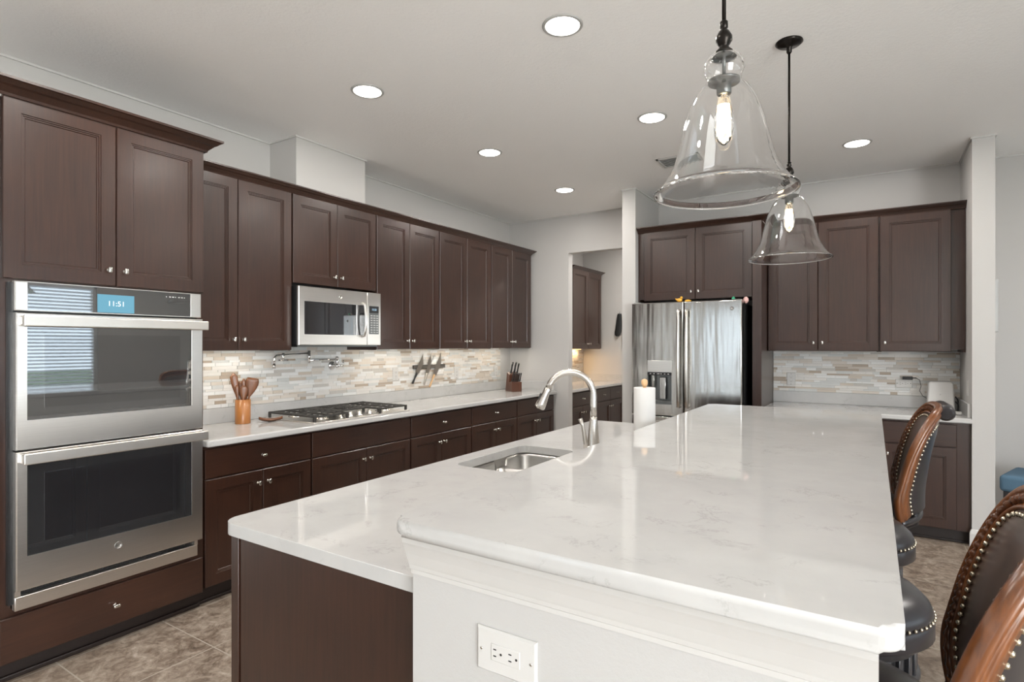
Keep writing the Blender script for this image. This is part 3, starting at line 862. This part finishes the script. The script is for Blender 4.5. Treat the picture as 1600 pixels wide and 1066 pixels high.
# oven mitt and tool on the pantry wall
h = thing('oven_mitt', 'black oven mitt hanging on the pantry back wall', 'oven mitt', (.668, 7.63, 1.56), 0)
loops = []
for z, w, x in ((.32, .028, .012), (.30, .034, .010), (.20, .040, .004), (.10, .046, -.005), (.06, .050, -.012), (.02, .042, -.018), (.0, .02, -.02)):
    loops.append([(x + w * math.cos(a), -.014 + .012 * math.sin(a), z) for a in [2 * PI * j / 12 for j in range(12)]])
MB().rings(loops, smooth=True).done('mitt_body', M['rubber'], h)
MB().tube([(.012, -.012, .32), (.012, -.006, .345)], .003, 6).done('loop', M['rubber'], h)
u = tag(MB().tube([(.735, 7.617, 1.86), (.735, 7.617, 1.56), (.735, 7.617, 1.44)], [.006, .010, .012], 10).done('wooden_stick', M['oak']), 'thin tan stick hanging beside the black oven mitt', 'stick')

# ------------------------------------------------------------------ fridge (local: front faces -y, origin left rear bottom)
fx0, fw_, fyF = 1.862, .946, 4.950
fr = thing('refrigerator', 'stainless steel french door refrigerator with an ice dispenser', 'refrigerator', (fx0, 5.74, 0), 0)
D = 5.74 - fyF
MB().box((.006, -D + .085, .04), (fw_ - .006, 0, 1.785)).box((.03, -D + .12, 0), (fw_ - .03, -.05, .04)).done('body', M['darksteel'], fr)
xs = fw_ * .495
def fdoor(x0, x1, z0, z1, name='fridge_door', hole=None):
    if hole is None:
        return MB().box((x0, -D, z0), (x1, -D + .075, z1), .010, 3).done(name, M['fridge'], fr)
    a0, a1, b0, b1 = hole; m = MB()
    def L(i, j, k, l, y): return [(i, y, k), (j, y, k), (j, y, l), (i, y, l)]
    e = .008
    m.rings([L(a0, a1, b0, b1, -D + .075), L(x0, x1, z0, z1, -D + .075), L(x0, x1, z0, z1, -D + e), L(x0 + .3 * e, x1 - .3 * e, z0 + .3 * e, z1 - .3 * e, -D + .3 * e), L(x0 + e, x1 - e, z0 + e, z1 - e, -D), L(a0, a1, b0, b1, -D), L(a0, a1, b0, b1, -D + .075)], False, False)
    return m.done(name, M['fridge'], fr)
hx0, hx1, hz0, hz1 = .148, .365, .915, 1.300
dl = fdoor(.0, xs - .002, .815, 1.815, hole=(hx0, hx1, hz0, hz1))
drr = fdoor(xs + .002, fw_, .815, 1.815)
dp = MB().box((hx0, -D - .002, 1.195), (hx1, -D + .03, 1.300), .002).done('dispenser_panel', M['steel'], dl)
MB().box((hx0, -D - .003, 1.170), (hx1, -D + .03, 1.195)).done('dispenser_buttons', M['black'], dl)
m = MB()
for i in range(6): m.box((hx0 + .022 + i * .032, -D - .0042, 1.179), (hx0 + .034 + i * .032 + (.012 if i == 2 else 0), -D - .0025, 1.185))
m.done('button_marks', M['plastic'], dl)
m = MB(); m.box((hx0, -D + .070, hz0), (hx1, -D + .074, 1.17)); m.box((hx0, -D + .002, hz0), (hx0 + .006, -D + .07, 1.17)); m.box((hx1 - .006, -D + .002, hz0), (hx1, -D + .07, 1.17)); m.box((hx0, -D - .004, hz0 - .002), (hx1, -D + .07, hz0 + .03), .002)
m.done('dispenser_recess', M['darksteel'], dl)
MB().box((hx0 + .10, -D + .03, .955), (hx0 + .155, -D + .045, 1.15), .004).box((hx0 + .03, -D + .02, 1.06), (hx0 + .055, -D + .05, 1.17), .004).done('dispenser_paddle', M['fridge'], dl)
def vhandle(parent, x, z0, z1, dx):
    m = MB(); n = 14; pts = []
    for k in range(n + 1):
        s = k / n; pts.append((x, -D - .040 - .020 * math.sin(PI * s), z0 + (z1 - z0) * s))
    m.tube([(x, -D + .001, z0 - .005)] + pts + [(x, -D + .001, z1 + .005)], .0135, 12)
    return m.done('handle', M['brushednickel'], parent)
vhandle(dl, xs - .035, .905, 1.735, -1); vhandle(drr, xs + .035, .905, 1.735, 1)
for z0, z1 in ((.46, .805), (.06, .450)):
    f = fdoor(.0, fw_, z0, z1, 'freezer_drawer')
    m = MB(); m.tube([(.07, -D + .001, z1 - .055), (.07, -D - .045, z1 - .055), (fw_ - .07, -D - .045, z1 - .055), (fw_ - .07, -D + .001, z1 - .055)], .012, 10); m.done('handle', M['steel'], f)
e = MB().lathe([(.016, 0), (.016, -.002), (.0135, -.002), (.0135, -.001), (0, -.001)], (.868, -D, 1.742), 24, 'y').done('emblem', M['emblem'], drr)
text('emblem_letters', 'GE', .013, M['nickel'], drr, (.868, -D - .0013, 1.742))
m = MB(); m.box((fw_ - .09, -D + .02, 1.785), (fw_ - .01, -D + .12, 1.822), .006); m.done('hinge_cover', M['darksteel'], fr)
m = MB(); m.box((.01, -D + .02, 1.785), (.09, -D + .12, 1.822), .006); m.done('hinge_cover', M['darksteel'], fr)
# toys on the fridge
tz = 1.816
o = MB().sphere((0, 0, .016), .020, 14, (1.3, 1, .8)).sphere((.018, 0, .036), .012, 12).tube([(-.02, 0, .018), (-.036, 0, .030)], [.01, .003], 8).done('duck_toy', M['yellow']); o.location = (2.285, 4.985, tz); tag(o, 'small yellow toy on top of the refrigerator, by the door gap', 'toy')
o = MB().lathe([(0, 0), (.022, .0), (.026, .006), (.012, .016), (0, .018)], (0, 0, 0), 14).done('banana_toy', M['yellow']); o.location = (2.357, 4.99, tz); o.scale = (1.2, .8, 1); tag(o, 'tiny flat yellow piece on the refrigerator beside the yellow toy', 'toy')
o = MB().box((-.012, -.012, 0), (.012, .012, .018), .003).box((-.006, -.006, .018), (.006, .006, .026), .002).done('block_toy', M['green']); o.location = (2.735, 4.985, tz); tag(o, 'tiny green block on top of the refrigerator', 'toy')
o = MB().sphere((0, 0, .022), .022, 16).lathe([(.010, -.0225), (.013, -.019)], (0, 0, .022), 14, 'y').done('ball_toy', M['pink']); o.location = (2.815, 5.08, 1.787); o.scale = (1, 1, 1.3); tag(o, 'pink ball at the corner of the refrigerator top', 'toy')

# ------------------------------------------------------------------ cabinets above and beside the fridge
wall_cabinet('brown two-door cabinet over the refrigerator', (1.837, YB, 1.843), 0, 1.018, 2.494 - 1.843, .63, [2.372 - 1.837], None, fill_l=.055)
tag(MB().box((2.857, 5.135, 0.0005), (2.928, 5.7985, 2.485)).done('side_panel', M['wood']), 'tall brown end panel right of the refrigerator', 'panel')
crown('brown crown molding over the refrigerator cabinet', [(1.838, YB - .62), (2.932, YB - .62), (2.932, 5.47)], 2.486, scale=.85)
GR = 'upper cabinets beside the refrigerator'
wall_cabinet('brown two-door upper cabinet right of the refrigerator, above the outlet', (2.930, YB, 1.382), 0, .828, 2.478 - 1.382, .36, [3.323 - 2.930], GR)
t = wall_cabinet('brown single-door upper cabinet beside the white end wall', (3.758, YB, 1.382), 0, .550, 2.478 - 1.382, .36, [], GR, fill_r=.083, knob_side=['l'])
crown('brown crown molding over the cabinets beside the refrigerator', [(2.935, YB - .35), (4.309, YB - .35)], 2.470, scale=.85)

# right counter
GRB = 'base cabinets beside the refrigerator'
base_cabinet('dark base cabinet next to the refrigerator panel, behind the island', (2.930, YB, 0), 0, .840, [.42], GRB)
base_cabinet('dark single-door base cabinet beside the end wall, behind the far stool', (3.772, YB, 0), 0, .536, [], GRB, e1=.080, knob_side=['l'])
t = thing('countertop', 'short white quartz countertop beside the refrigerator, under the router', 'countertop', (0, 0, 0))
slab('counter_slab', rrect(2.930, 5.140, 4.3085, YB - .0015, .01, 3, (0, 0, 0, 0)), .877, .914, .009, t)
MB().box((2.93, YB - .02, .914), (4.309, YB - .0015, 1.015), .002).box((4.289, 5.19, .914), (4.309, YB - .02, 1.015), .002).done('upstand', M['quartz'], t)
mosaic('mosaic strip tile backsplash beside the refrigerator', (2.930, YB, 1.0155), 0, 1.378, .366)
outlet('pale vertical outlet on the tile near the refrigerator', (3.08, YB - .0087, 1.125), 0, False)
outlet('white sideways outlet on the tile with a black plug above it', (3.935, YB - .0087, 1.115), 0, True)
outlet('white switch plate on the end wall near the router', (4.3098, 5.36, 1.12), -PI / 2, False, 'switch')
pa = tag(MB().box((-.042, -.040, -.013), (.030, 0, .013), .004).tube([(.03, -.018, .002), (.055, -.018, .002)], .004, 8).done('power_adapter', M['rubber']), 'black power adapter plugged in above the sideways outlet', 'plug')
pa.location = (3.965, YB - .0175, 1.162)
# router
rt = thing('router', 'white wireless router standing on the counter by the end wall', 'router', (4.165, 5.60, .9145), .05)
lo = [(.088, .035), (.088, .035), (.080, .030)]
def rl(w, d, z, r=.012):
    return [(x, y, z) for x, y in rrect(-w, -d, w, d, r, 4)]
MB().rings([rl(.086, .040, 0), rl(.088, .042, .004), rl(.079, .030, .222), rl(.073, .024, .232)], smooth=False).done('case', M['plastic'], rt)
MB().lathe([(.004, 0), (.004, -.0015), (0, -.0015)], (-.004, -.034, .135), 10, 'y').box((-.022, -.0355, .118), (.016, -.034, .121)).done('emblem', M['keys'], rt)
cb = tag(MB().tube([(4.018, 5.763, 1.162), (4.04, 5.75, 1.15), (4.05, 5.745, 1.10), (4.04, 5.74, 1.06), (4.06, 5.72, 1.02), (4.09, 5.70, 1.00), (4.15, 5.68, .99)], .0022, 6).done('black_cable', M['rubber']), 'thin dark cord running from the black adapter to the router', 'cord')
cb2 = tag(MB().tube([(4.266, 5.66, .99), (4.279, 5.62, .97), (4.276, 5.58, .9195), (4.27, 5.55, .919)], .004, 6).tube([(4.266, 5.67, 1.03), (4.282, 5.66, 1.0), (4.276, 5.62, .9195)], .004, 6).done('cable_tangle', M['rubber']), 'black cables hanging behind the router at its right side', 'cord')
o = tag(MB().box((0, 0, 0), (.06, .04, .025), .006).done('small_box', M['plastic']), 'small white box lying right of the router on the counter', 'box'); o.location = (4.215, 5.36, .9145)

# picture on the far side of the end wall
pc = tag(MB().box((0, 0, 0), (.022, .5, .37), .003).done('picture_frame', M['keys']), 'thin grey frame hanging on the far side of the white end wall', 'picture'); pc.location = (4.438, 5.20, 1.53)
# blue bench
bb = thing('bench', 'blue padded seat just visible beyond the nearest bar stool', 'bench', (4.55, 5.36, 0), -.35)
MB().box((-.02, -.22, .42), (1.3, .22, .535), .025, 3).done('cushion', M['bluefabric'], bb)
MB().box((.0, -.20, .36), (1.28, .20, .42)).done('bench_frame', M['stooldark'], bb)
for x in (.05, 1.23):
    for y in (-.16, .16): MB().box((x - .025, y - .025, 0), (x + .025, y + .025, .36)).done('leg', M['stooldark'], bb)

# ------------------------------------------------------------------ island
BZ = 1.075
bx0, bx1, by0, by1 = 2.862, 3.755, .872, 3.632
wy = .945
WT = BZ - .036
m = MB(); m.box((2.858, wy, 0), (3.726, wy + .125, WT)); m.box((2.858, wy + .125, 0), (3.02, 3.60, WT)); m.box((3.02, 3.48, 0), (3.30, 3.60, WT))
struct(m.done('wall_island', M['pony']))
mp = [(0, .935), (.005, .935), (.006, .945), (.010, .948), (.012, .957), (.014, .962), (.022, .985), (.031, 1.006), (.034, 1.012), (.036, 1.024), (.038, 1.039), (0, 1.039)]
struct(MB().sweep([(o, z) for o, z in mp], [(2.857, wy), (3.726, wy)]).done('trim_2', M['trim']))
tag(slab('bar_countertop', rrect(bx0, by0, bx1, by1, .030, 6), BZ - .035, BZ, .012), 'raised white quartz bar top of the island, in front of the stools', 'countertop')
# lower counter with sink cut-out
lx0, lx1, ly0, ly1, lz0, lz1 = 2.07, 2.857, .965, 3.650, .877, .914
sx0, sx1, sy0, sy1 = 2.165, 2.475, 1.965, 2.545
def grid_slab(m, holes):
    outer = rrect(lx0, ly0, lx1, ly1, .055, 8, (1, 0, 0, 1)); inner = rrect(sx0, sy0, sx1, sy1, .05, 6)
    bmw = bmesh.new()
    def loop(P, z): return [bmw.verts.new((x, y, z)) for x, y in P]
    for z in (lz1,):
        o_, i_ = loop(outer, z), loop(inner, z)
        es = [bmw.edges.new((L[k], L[(k + 1) % len(L)])) for L in (o_, i_) for k in range(len(L))]
        bmesh.ops.triangle_fill(bmw, use_beauty=True, edges=es)
    fs = list(bmw.faces)
    r = bmesh.ops.extrude_face_region(bmw, geom=fs)
    for v in [g for g in r['geom'] if isinstance(g, bmesh.types.BMVert)]: v.co.z = lz0
    bmesh.ops.recalc_face_normals(bmw, faces=bmw.faces)
    ed = [e for e in bmw.edges if len(e.link_faces) == 2 and abs(e.link_faces[0].normal.dot(e.link_faces[1].normal)) < .2 and abs(e.verts[0].co.z - e.verts[1].co.z) < 1e-5]
    rr = bmesh.ops.bevel(bmw, geom=ed, offset=.010, segments=4, profile=.5, affect='EDGES', clamp_overlap=True)
    for f in rr['faces']: f.smooth = True
    t_ = MB(); t_.bm.free(); t_.bm = bmw; m.bm.free(); m.bm = bmw; return m
tag(grid_slab(MB(), None).done('island_countertop', M['quartz']), 'lower white quartz island countertop around the sink', 'countertop')
ic = thing('island_cabinet', 'dark brown island cabinet with a plain end panel under the lower counter', 'cabinet', (0, 0, 0))
MB().box((2.105, .998, .09), (2.145, 3.62, .8765)).box((2.16, 3.45, .09), (2.8565, 3.62, .8765)).box((2.105, .998, .09), (2.8565, 1.03, .8765)).done('body', M['wood'], ic)
MB().box((2.138, .988, .0), (2.8565, .9975, .8765)).done('end_panel', M['wood'], ic)
MB().box((2.092, .986, .0), (2.128, .9975, .8765), .002).done('corner_stile', M['wood'], ic)
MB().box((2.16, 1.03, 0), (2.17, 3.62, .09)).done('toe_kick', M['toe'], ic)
# doors on the kitchen side of the island
for i in range(4):
    y0 = 1.04 + i * .64
    d = MB().panel(-(y0 + .636), -y0, .11, .86, .0, -.02, DOOR_R).done('door', M['wood'], ic, (0, 0, -PI / 2), (2.105, 0, 0))

# sink
sk = thing('sink', 'stainless steel double bowl sink set in the island counter', 'sink', (0, 0, 0))
def bowl(y0, y1, x0, x1, zb, side):
    m = MB(); zt = lz0 + .0
    L = []
    for ins, z, r in ((-.004, zt, .045), (0.0, zt, .045), (.006, zt - .02, .045), (.012, zb + .03, .045), (.03, zb, .04), (.06, zb - .002, .03)):
        lim = (lambda y: .834 if (y - (mid - .05)) * side > 0 and (y - (mid + .05)) * side < 0 or (side < 0 and y < mid + .05) or (side > 0 and y > mid - .05) else 9)
        L.append([(x, y, min(z, lim(y))) for x, y in rrect(x0 + ins, y0 + ins, x1 - ins, y1 - ins, r, 6)])
    m.rings(L, False, True, True)
    o = m.done('bowl', M['sink'], sk)
    MB().lathe([(.04, zb - .001), (.038, zb + .003), (.02, zb + .001), (0, zb + .001)], ((x0 + x1) / 2, (y0 + y1) / 2, 0), 20).done('drain', M['chrome'], o)
mid = 2.34
bowl(sy0 - .004, mid - .012, sx0 - .004, sx1 + .004, .72, 1)
bowl(mid + .012, sy1 + .004, sx0 - .004, sx1 + .004, .70, -1)
for a, b in ((sx0 - .012, sx0 - .004), (sx1 + .004, sx1 + .012)): MB().box((a, mid - .07, lz0 - .05), (b, mid + .07, lz0 - .001)).done('saddle', M['sink'], sk)
MB().box((sx0, mid - .016, .825), (sx1, mid + .016, .838), .005, 3).done('divider', M['sink'], sk)

# faucet
fc = thing('kitchen_faucet', 'brushed nickel pull-down gooseneck faucet on the island', 'faucet', (2.545, 2.60, .9145), math.radians(208))
# local x points towards the sink (spout)
MB().lathe([(.033, 0), (.034, .004), (.031, .03), (.025, .09), (.0195, .15), (.0175, .168)], (0, 0, 0), 28).done('base', M['brushednickel'], fc)
pts = [(0, 0, .165), (0, 0, .22)]
R = .115
for k in range(15):
    a = PI - PI * .90 * k / 14
    pts.append((R + R * math.cos(a), 0, .273 + R * 1.0 * math.sin(a)))
MB().tube(pts, [.0165] * len(pts), 18).done('neck', M['brushednickel'], fc)
e = Vector(pts[-1]); dd = (Vector(pts[-1]) - Vector(pts[-2])).normalized()
MB().tube([e, e + dd * .004, e + dd * .03, e + dd * .085, e + dd * .105, e + dd * .112], [.0165, .0185, .0190, .0255, .0265, .022], 20).done('spray_head', M['brushednickel'], fc)
b = e + dd * .055
MB().obox(b + Vector((.021, 0, .008)), (.008, .014, .036), Matrix.Rotation(-.35, 3, 'Y'), .003).done('spray_button', M['rubber'], fc)
MB().tube([(.010, .012, .012), (.034, .014, .014)], .014, 14).tube([(.036, .014, .003), (.040, .014, .04), (.047, .014, .085), (.054, .014, .125), (.066, .014, .158)], [.013, .0125, .010, .0095, .012], 12).done('lever', M['brushednickel'], fc)

# paper towel
pt = thing('paper_towel_holder', 'white paper towel roll on a wooden knob holder on the island behind the bar top', 'paper towel', (2.742, 2.785, .9145))
MB().lathe([(.018, .012), (.0525, .012), (.0535, .014), (.0535, .306), (.053, .3085), (.018, .3085)], (0, 0, 0), 36, closed=True).done('paper_roll', M['paper'], pt)
MB().lathe([(0, 0), (.062, 0), (.062, .008), (.058, .0115), (0, .0115)], (0, 0, 0), 32).tube([(0, 0, .01), (0, 0, .316)], .008, 12).done('stand', M['lightwood'], pt)
MB().lathe([(0, .312), (.009, .312), (.014, .322), (.017, .334), (.014, .347), (0, .354)], (0, 0, 0), 20).done('knob', M['lightwood'], pt)

# outlet on the island
outlet('large white sideways outlet on the white island end wall', (3.107, wy - .0002, .825), 0, True, w=.140, h=.088)

# ------------------------------------------------------------------ ceiling lights
def can(label, x, y, group='recessed ceiling lights', power=None):
    c = thing('recessed_light', label, 'ceiling light', (x, y, CZ), 0, group)
    MB().lathe([(.078, .002), (.080, -.005), (.092, -.004), (.095, .0), (.078, .002)], (0, 0, 0), 36).done('trim_ring', M['ring'], c)
    MB().lathe([(.0785, -.001), (.078, -.004), (0, -.0045)], (0, 0, 0), 32).done('lens', M['lens'], c)
    area_light('can_lamp', (0, 0, -.008), (0, 0, 0), .15, .15, power or CAN_POWER, CAN_COLOR, 'DISK', c)
    return c
can('glowing recessed light in the ceiling, nearest and largest, beside the near pendant', 2.51, 2.334)
can('glowing recessed light above the upper cabinets, nearest the oven tower', 1.242, 2.330)
can('glowing recessed light just left of the near glass pendant', 2.51, 3.59)
can('glowing recessed light above the long counter, second from the oven tower', 1.242, 3.575)
can('glowing recessed light right of the pendants, over the cabinets beside the refrigerator', 3.618, 4.853)
can('glowing recessed light nearest the pantry doorway, smallest in view', 1.242, 4.825, power=13)
can('recessed ceiling light out of view behind the oven tower', 1.242, 1.08); can('recessed ceiling light out of view over the island front', 2.51, 1.08)
can('recessed ceiling light out of view in the sitting room', 5.6, 1.2); can('recessed ceiling light out of view in the sitting room', 5.6, -1.8)
can('recessed ceiling light out of view in the sitting room', 2.6, -1.8); can('recessed ceiling light out of view beyond the end wall', 5.6, 4.0, power=26)
can('recessed ceiling light out of view inside the pantry', 1.5, 6.8, power=32)

# ceiling vent
v = thing('ceiling_vent', 'small white slatted air vent in the ceiling behind the near pendant', 'vent', (2.26, 4.42, CZ))
MB().box((0, 0, -.002), (.30, .24, 0)).done('backing', M['slot'], v)
m = MB(); m.box((0, 0, -.008), (.30, .018, 0)); m.box((0, .222, -.008), (.30, .24, 0)); m.box((0, 0, -.008), (.018, .24, 0)); m.box((.282, 0, -.008), (.30, .24, 0)); m.done('frame', M['trim'], v)
m = MB()
for k in range(8): m.obox((.15, .03 + k * .026, -.005), (.27, .014, .002), Matrix.Rotation(.5, 3, 'X'))
m.done('louvers', M['trim'], v)

# ------------------------------------------------------------------ pendants
def SZ(z): return 2.284 + (z - 2.292) * .95
def SC(P): return [(r * .955, SZ(z)) for r, z in P]
def pendant(label, x, y):
    p = thing('pendant_light', label, 'pendant light', (x, y, 0), 0, 'glass bell pendants over the island')
    MB().lathe([(0, CZ), (.060, CZ), (.062, CZ - .006), (.050, CZ - .016), (.020, CZ - .022), (.012, CZ - .028), (.012, CZ - .05), (.007, CZ - .058)], (0, 0, 0), 28).done('canopy', M['bronze'], p)
    MB().tube([(0, 0, CZ - .05), (0, 0, SZ(2.32))], .0055, 10).done('stem', M['bronze'], p)
    MB().lathe(SC([(.0055, 2.340), (.011, 2.335), (.011, 2.318), (.007, 2.314), (.014, 2.308), (.0225, 2.292), (.0225, 2.280), (.014, 2.266), (.012, 2.262), (.024, 2.250), (.026, 2.244), (0, 2.244)]), (0, 0, 0), 24).done('finial', M['bronze'], p)
    out = [(.026, 2.243), (.045, 2.232), (.055, 2.214), (.0565, 2.198), (.050, 2.180), (.0455, 2.170), (.050, 2.158), (.066, 2.142), (.083, 2.115), (.096, 2.085), (.108, 2.045), (.118, 2.005), (.127, 1.965), (.139, 1.925), (.157, 1.890), (.177, 1.862), (.193, 1.848)]
    th = .0022
    inn = []
    for i, (r, z) in enumerate(out):
        a = out[max(i - 1, 0)]; b = out[min(i + 1, len(out) - 1)]
        d = Vector((b[0] - a[0], b[1] - a[1])).normalized(); n_ = Vector((d.y, -d.x))
        inn.append((max(.002, r + n_.x * th), z + n_.y * th))
    lip = [(.1955, 1.8465), (.1972, 1.8435), (.1962, 1.8405), (.1945, 1.8400)]
    MB().lathe(SC(out + lip + inn[::-1]), (0, 0, 0), 64, closed=True).done('glass_shade', M['glass'], p)
    MB().lathe(SC([(.0, 2.244), (.022, 2.242), (.022, 2.238), (.005, 2.236), (.005, 2.168), (.044, 2.166), (.044, 2.160), (.020, 2.157), (.020, 2.128), (.017, 2.124), (0, 2.124)]), (0, 0, 0), 28).done('socket', M['darksteel'], p)
    b = MB().lathe(SC([(.013, 2.124), (.014, 2.112), (.022, 2.085), (.027, 2.055), (.0265, 2.025), (.018, 1.992), (.006, 1.980), (0, 1.979)]), (0, 0, 0), 24).done('bulb', M['glass'], p)
    m = MB()
    for k in range(6):
        a = 2 * PI * k / 6; q = 2 * PI * (k + 1) / 6
        m.tube([(.008 * math.cos(a), .008 * math.sin(a), SZ(2.095)), (.011 * math.cos(a), .011 * math.sin(a), SZ(2.01))], .0032, 6)
    m.done('filament', M['filament'], b)
    return p
pendant('nearer large clear glass bell pendant hanging above the bar top', 3.374, 1.626)
pendant('farther clear glass bell pendant with its round ceiling canopy in view', 3.374, 3.052)

# ------------------------------------------------------------------ bar stools (local: faces -x, origin on the floor under the seat)
def stool_base(t):
    MB().lathe([(0, .735), (.08, .733), (.15, .722), (.20, .702), (.228, .675), (.236, .655), (.232, .640), (0, .640)], (0, 0, 0), 40).done('seat', M['leather'], t)
    MB().lathe([(.0, .642), (.234, .642), (.238, .636), (.238, .590), (.230, .582), (0, .582)], (0, 0, 0), 40).done('seat_apron', M['leather'], t)
    m = MB()
    for k in range(64):
        a = 2 * PI * k / 64; m.sphere((.2365 * math.cos(a), .2365 * math.sin(a), .648), .0058, 8)
    m.done('nailhead_trim', M['nail'], t)
    m = MB(); m.lathe([(.17, .582), (.205, .580), (.205, .566), (.195, .562), (.195, .545), (.17, .545)], (0, 0, 0), 36); m.lathe([(.16, .478), (.200, .478), (.204, .470), (.200, .455), (.16, .450)], (0, 0, 0), 36); m.lathe([(.165, .478), (.165, .548)], (0, 0, 0), 36)
    for k in range(28):
        a = 2 * PI * k / 28; m.obox((.188 * math.cos(a), .188 * math.sin(a), .512), (.014, .018, .07), a, .003)
    m.done('swivel_ring', M['stooldark'], t)
    for k in range(4):
        a = PI / 4 + PI / 2 * k; c, s = math.cos(a), math.sin(a)
        MB().tube([(.15 * c, .15 * s, .47), (.18 * c, .18 * s, .36), (.17 * c, .17 * s, .22), (.21 * c, .21 * s, .06), (.235 * c, .235 * s, 0)], [.03, .026, .02, .022, .026], 12).done('leg', M['stooldark'], t)
    m = MB(); n = 32; m.tube([(.185 * math.cos(2 * PI * k / n), .185 * math.sin(2 * PI * k / n), .17) for k in range(n + 1)], .010, 10, False); m.done('footrest_ring', M['nail'], t)

UH, ZB0, ZT0 = .36, .655, 1.166      # half arc length of the barrel back, its bottom and top
TH_ = math.radians(70)
def bend(p):
    """(depth outwards, arc length across, z up) -> the leaning barrel back"""
    n_, u, z = p; t_ = max(0, (z - ZB0) / (ZT0 - ZB0)); a = TH_ * max(-1.05, min(1.05, u / UH))
    ry, rx = .292 / math.sin(TH_), .105 / (1 - math.cos(TH_))
    fl = 1 - .55 * min(1, t_); rx *= fl; x, y = .105 * (fl - 1) - rx * (1 - math.cos(a)), ry * math.sin(a)
    nx, ny = math.cos(a) * ry, math.sin(a) * rx; l = math.hypot(nx, ny)
    return Vector((.255 + x + n_ * nx / l + .135 * t_ ** 1.6, y + n_ * ny / l, z))
def back_outline():
    P = []
    for k in range(13):
        s = k / 12; P.append((-(UH - .05 + .05 * math.sin(s * PI / 2)), ZB0 + .14 * s))
    for k in range(1, 32):
        a = PI - PI * k / 32; c, s = math.cos(a), math.sin(a)
        P.append((UH * math.copysign(abs(c) ** .52, c), ZB0 + .14 + (ZT0 - ZB0 - .14) * abs(s) ** .52))
    for k in range(13):
        s = 1 - k / 12; P.append((UH - .05 + .05 * math.sin(s * PI / 2), ZB0 + .14 * s))
    return P
def stool_back(t):
    O = back_outline(); n = len(O); cz = ZB0 + .22
    inw = []
    for i in range(n):
        a = Vector(O[max(i - 1, 0)]); b = Vector(O[min(i + 1, n - 1)]); d = (b - a).normalized(); inw.append(Vector((d.y, -d.x)))
    def P(i, d, x): q = Vector(O[i]) + inw[i] * d; return bend((x, q.x, q.y))
    # wooden frame: profile (inset, depth)
    prof = [(.056, .012), (.054, .002), (.049, -.003), (.044, .002), (.042, .006), (.020, .006), (.018, .001), (.010, -.004), (.002, .0), (-.002, .010), (-.001, .022), (.006, .028), (.016, .030), (.022, .028), (.026, .025), (.030, .030), (.036, .033), (.070, .033), (.076, .026)]
    m = MB(); L = [[P(i, d, x) for d, x in prof] for i in range(n)]
    m.rings(L, True, True, True); m.done('back_frame', M['stoolwood'], t)
    # carved rope along the front of the frame
    m = MB(); cl = [P(i, .031, .003) for i in range(n)]
    seg = []
    for a, b in zip(cl, cl[1:]):
        k = max(1, int((b - a).length / .006))
        for j in range(k): seg.append((a + (b - a) * (j / k), (b - a).normalized()))
    rr = []; nr = []
    for i in range(0, len(seg)):
        rr.append(seg[i][0]); nr.append(.0085 + .0030 * math.sin(i * 2 * PI / 3.0))
    m.tube(rr, nr, 8); m.done('carved_rope', M['rope'], t)
    def fill(d, x0, bulge, name, mat, sgn):
        m = MB(); rows = []
        K = 9
        for i in range(n):
            row = []
            q = Vector(O[i]) + inw[i] * d; c = Vector((0, max(ZB0 + .03, min(q.y, ZT0 - .14))))
            for k in range(K + 1):
                s = k / K; w = q + (c - q) * s
                row.append(bend((x0 + sgn * bulge * math.sin(s * PI / 2), w.x, w.y)))
            rows.append(row)
        vs = [v for r in rows for v in r]
        fs = [(i * (K + 1) + k, (i + 1) * (K + 1) + k, (i + 1) * (K + 1) + k + 1, i * (K + 1) + k + 1) for i in range(n - 1) for k in range(K)]
        m._add(vs, fs, True); return m.done(name, M[mat], t)
    fill(.054, .006, .020, 'front_padding', 'brownleather', -1)
    fill(.074, .027, .014, 'rear_upholstery', 'leather', 1)
    for d, x, nm in ((.066, .001, 'front_nailheads'), (.083, .030, 'rear_nailheads')):
        last = None; m = MB()
        for i in range(n - 1):
            A, B = P(i, d, x), P(i + 1, d, x); k = 0; L_ = (B - A).length
            s = 0
            while s < L_:
                c = A + (B - A) * (s / L_)
                if last is None or (c - last).length > .0185:
                    m.sphere(c, .0062, 8); last = c
                s += .002
        m.done(nm, M['nail'], t)
    m = MB(); N = 13; pts = []; rad = []
    for k in range(N):
        y = -.15 + .30 * k / (N - 1); z = ZT0 - .030
        pts.append(bend((.045, y, z))); rad.append(.035 if 0 < k < N - 1 else .024)
    m.tube(pts, rad, 16); m.done('headrest_roll', M['leather'], t)
    m = MB(); b = []
    for y in (-.16, .16):
        m.tube([(.16, y * .6, .575), bend((.015, y, ZB0 - .01)), bend((.015, y, ZB0 + .04))], [.022, .020, .012], 10)
    m.tube([bend((.015, -.31 + .0517 * k, ZB0 + .002)) for k in range(13)], .017, 12)
    m.done('back_support', M['leather'], t)
SG = 'bar stools along the island'
def stool(label, x, y, rz, back):
    t = thing('bar_stool', label, 'bar stool', (x, y, 0), rz, SG)
    stool_base(t)
    if back: stool_back(t)
    return t
sB = stool('nearest bar stool with carved wood back, brown leather and nailheads', 3.655, 1.40, math.radians(-7), True)
sA = dup(sB, (3.63, 3.29, 0), 0, 'farthest bar stool with a curved carved back, by the end wall', SG)
sD = stool('backless round leather stool just beyond the nearest carved-back stool', 3.635, 2.07, 0, False)
sC = dup(sD, (3.625, 2.79, 0), 0, 'backless round leather stool just before the farthest carved-back stool', SG)
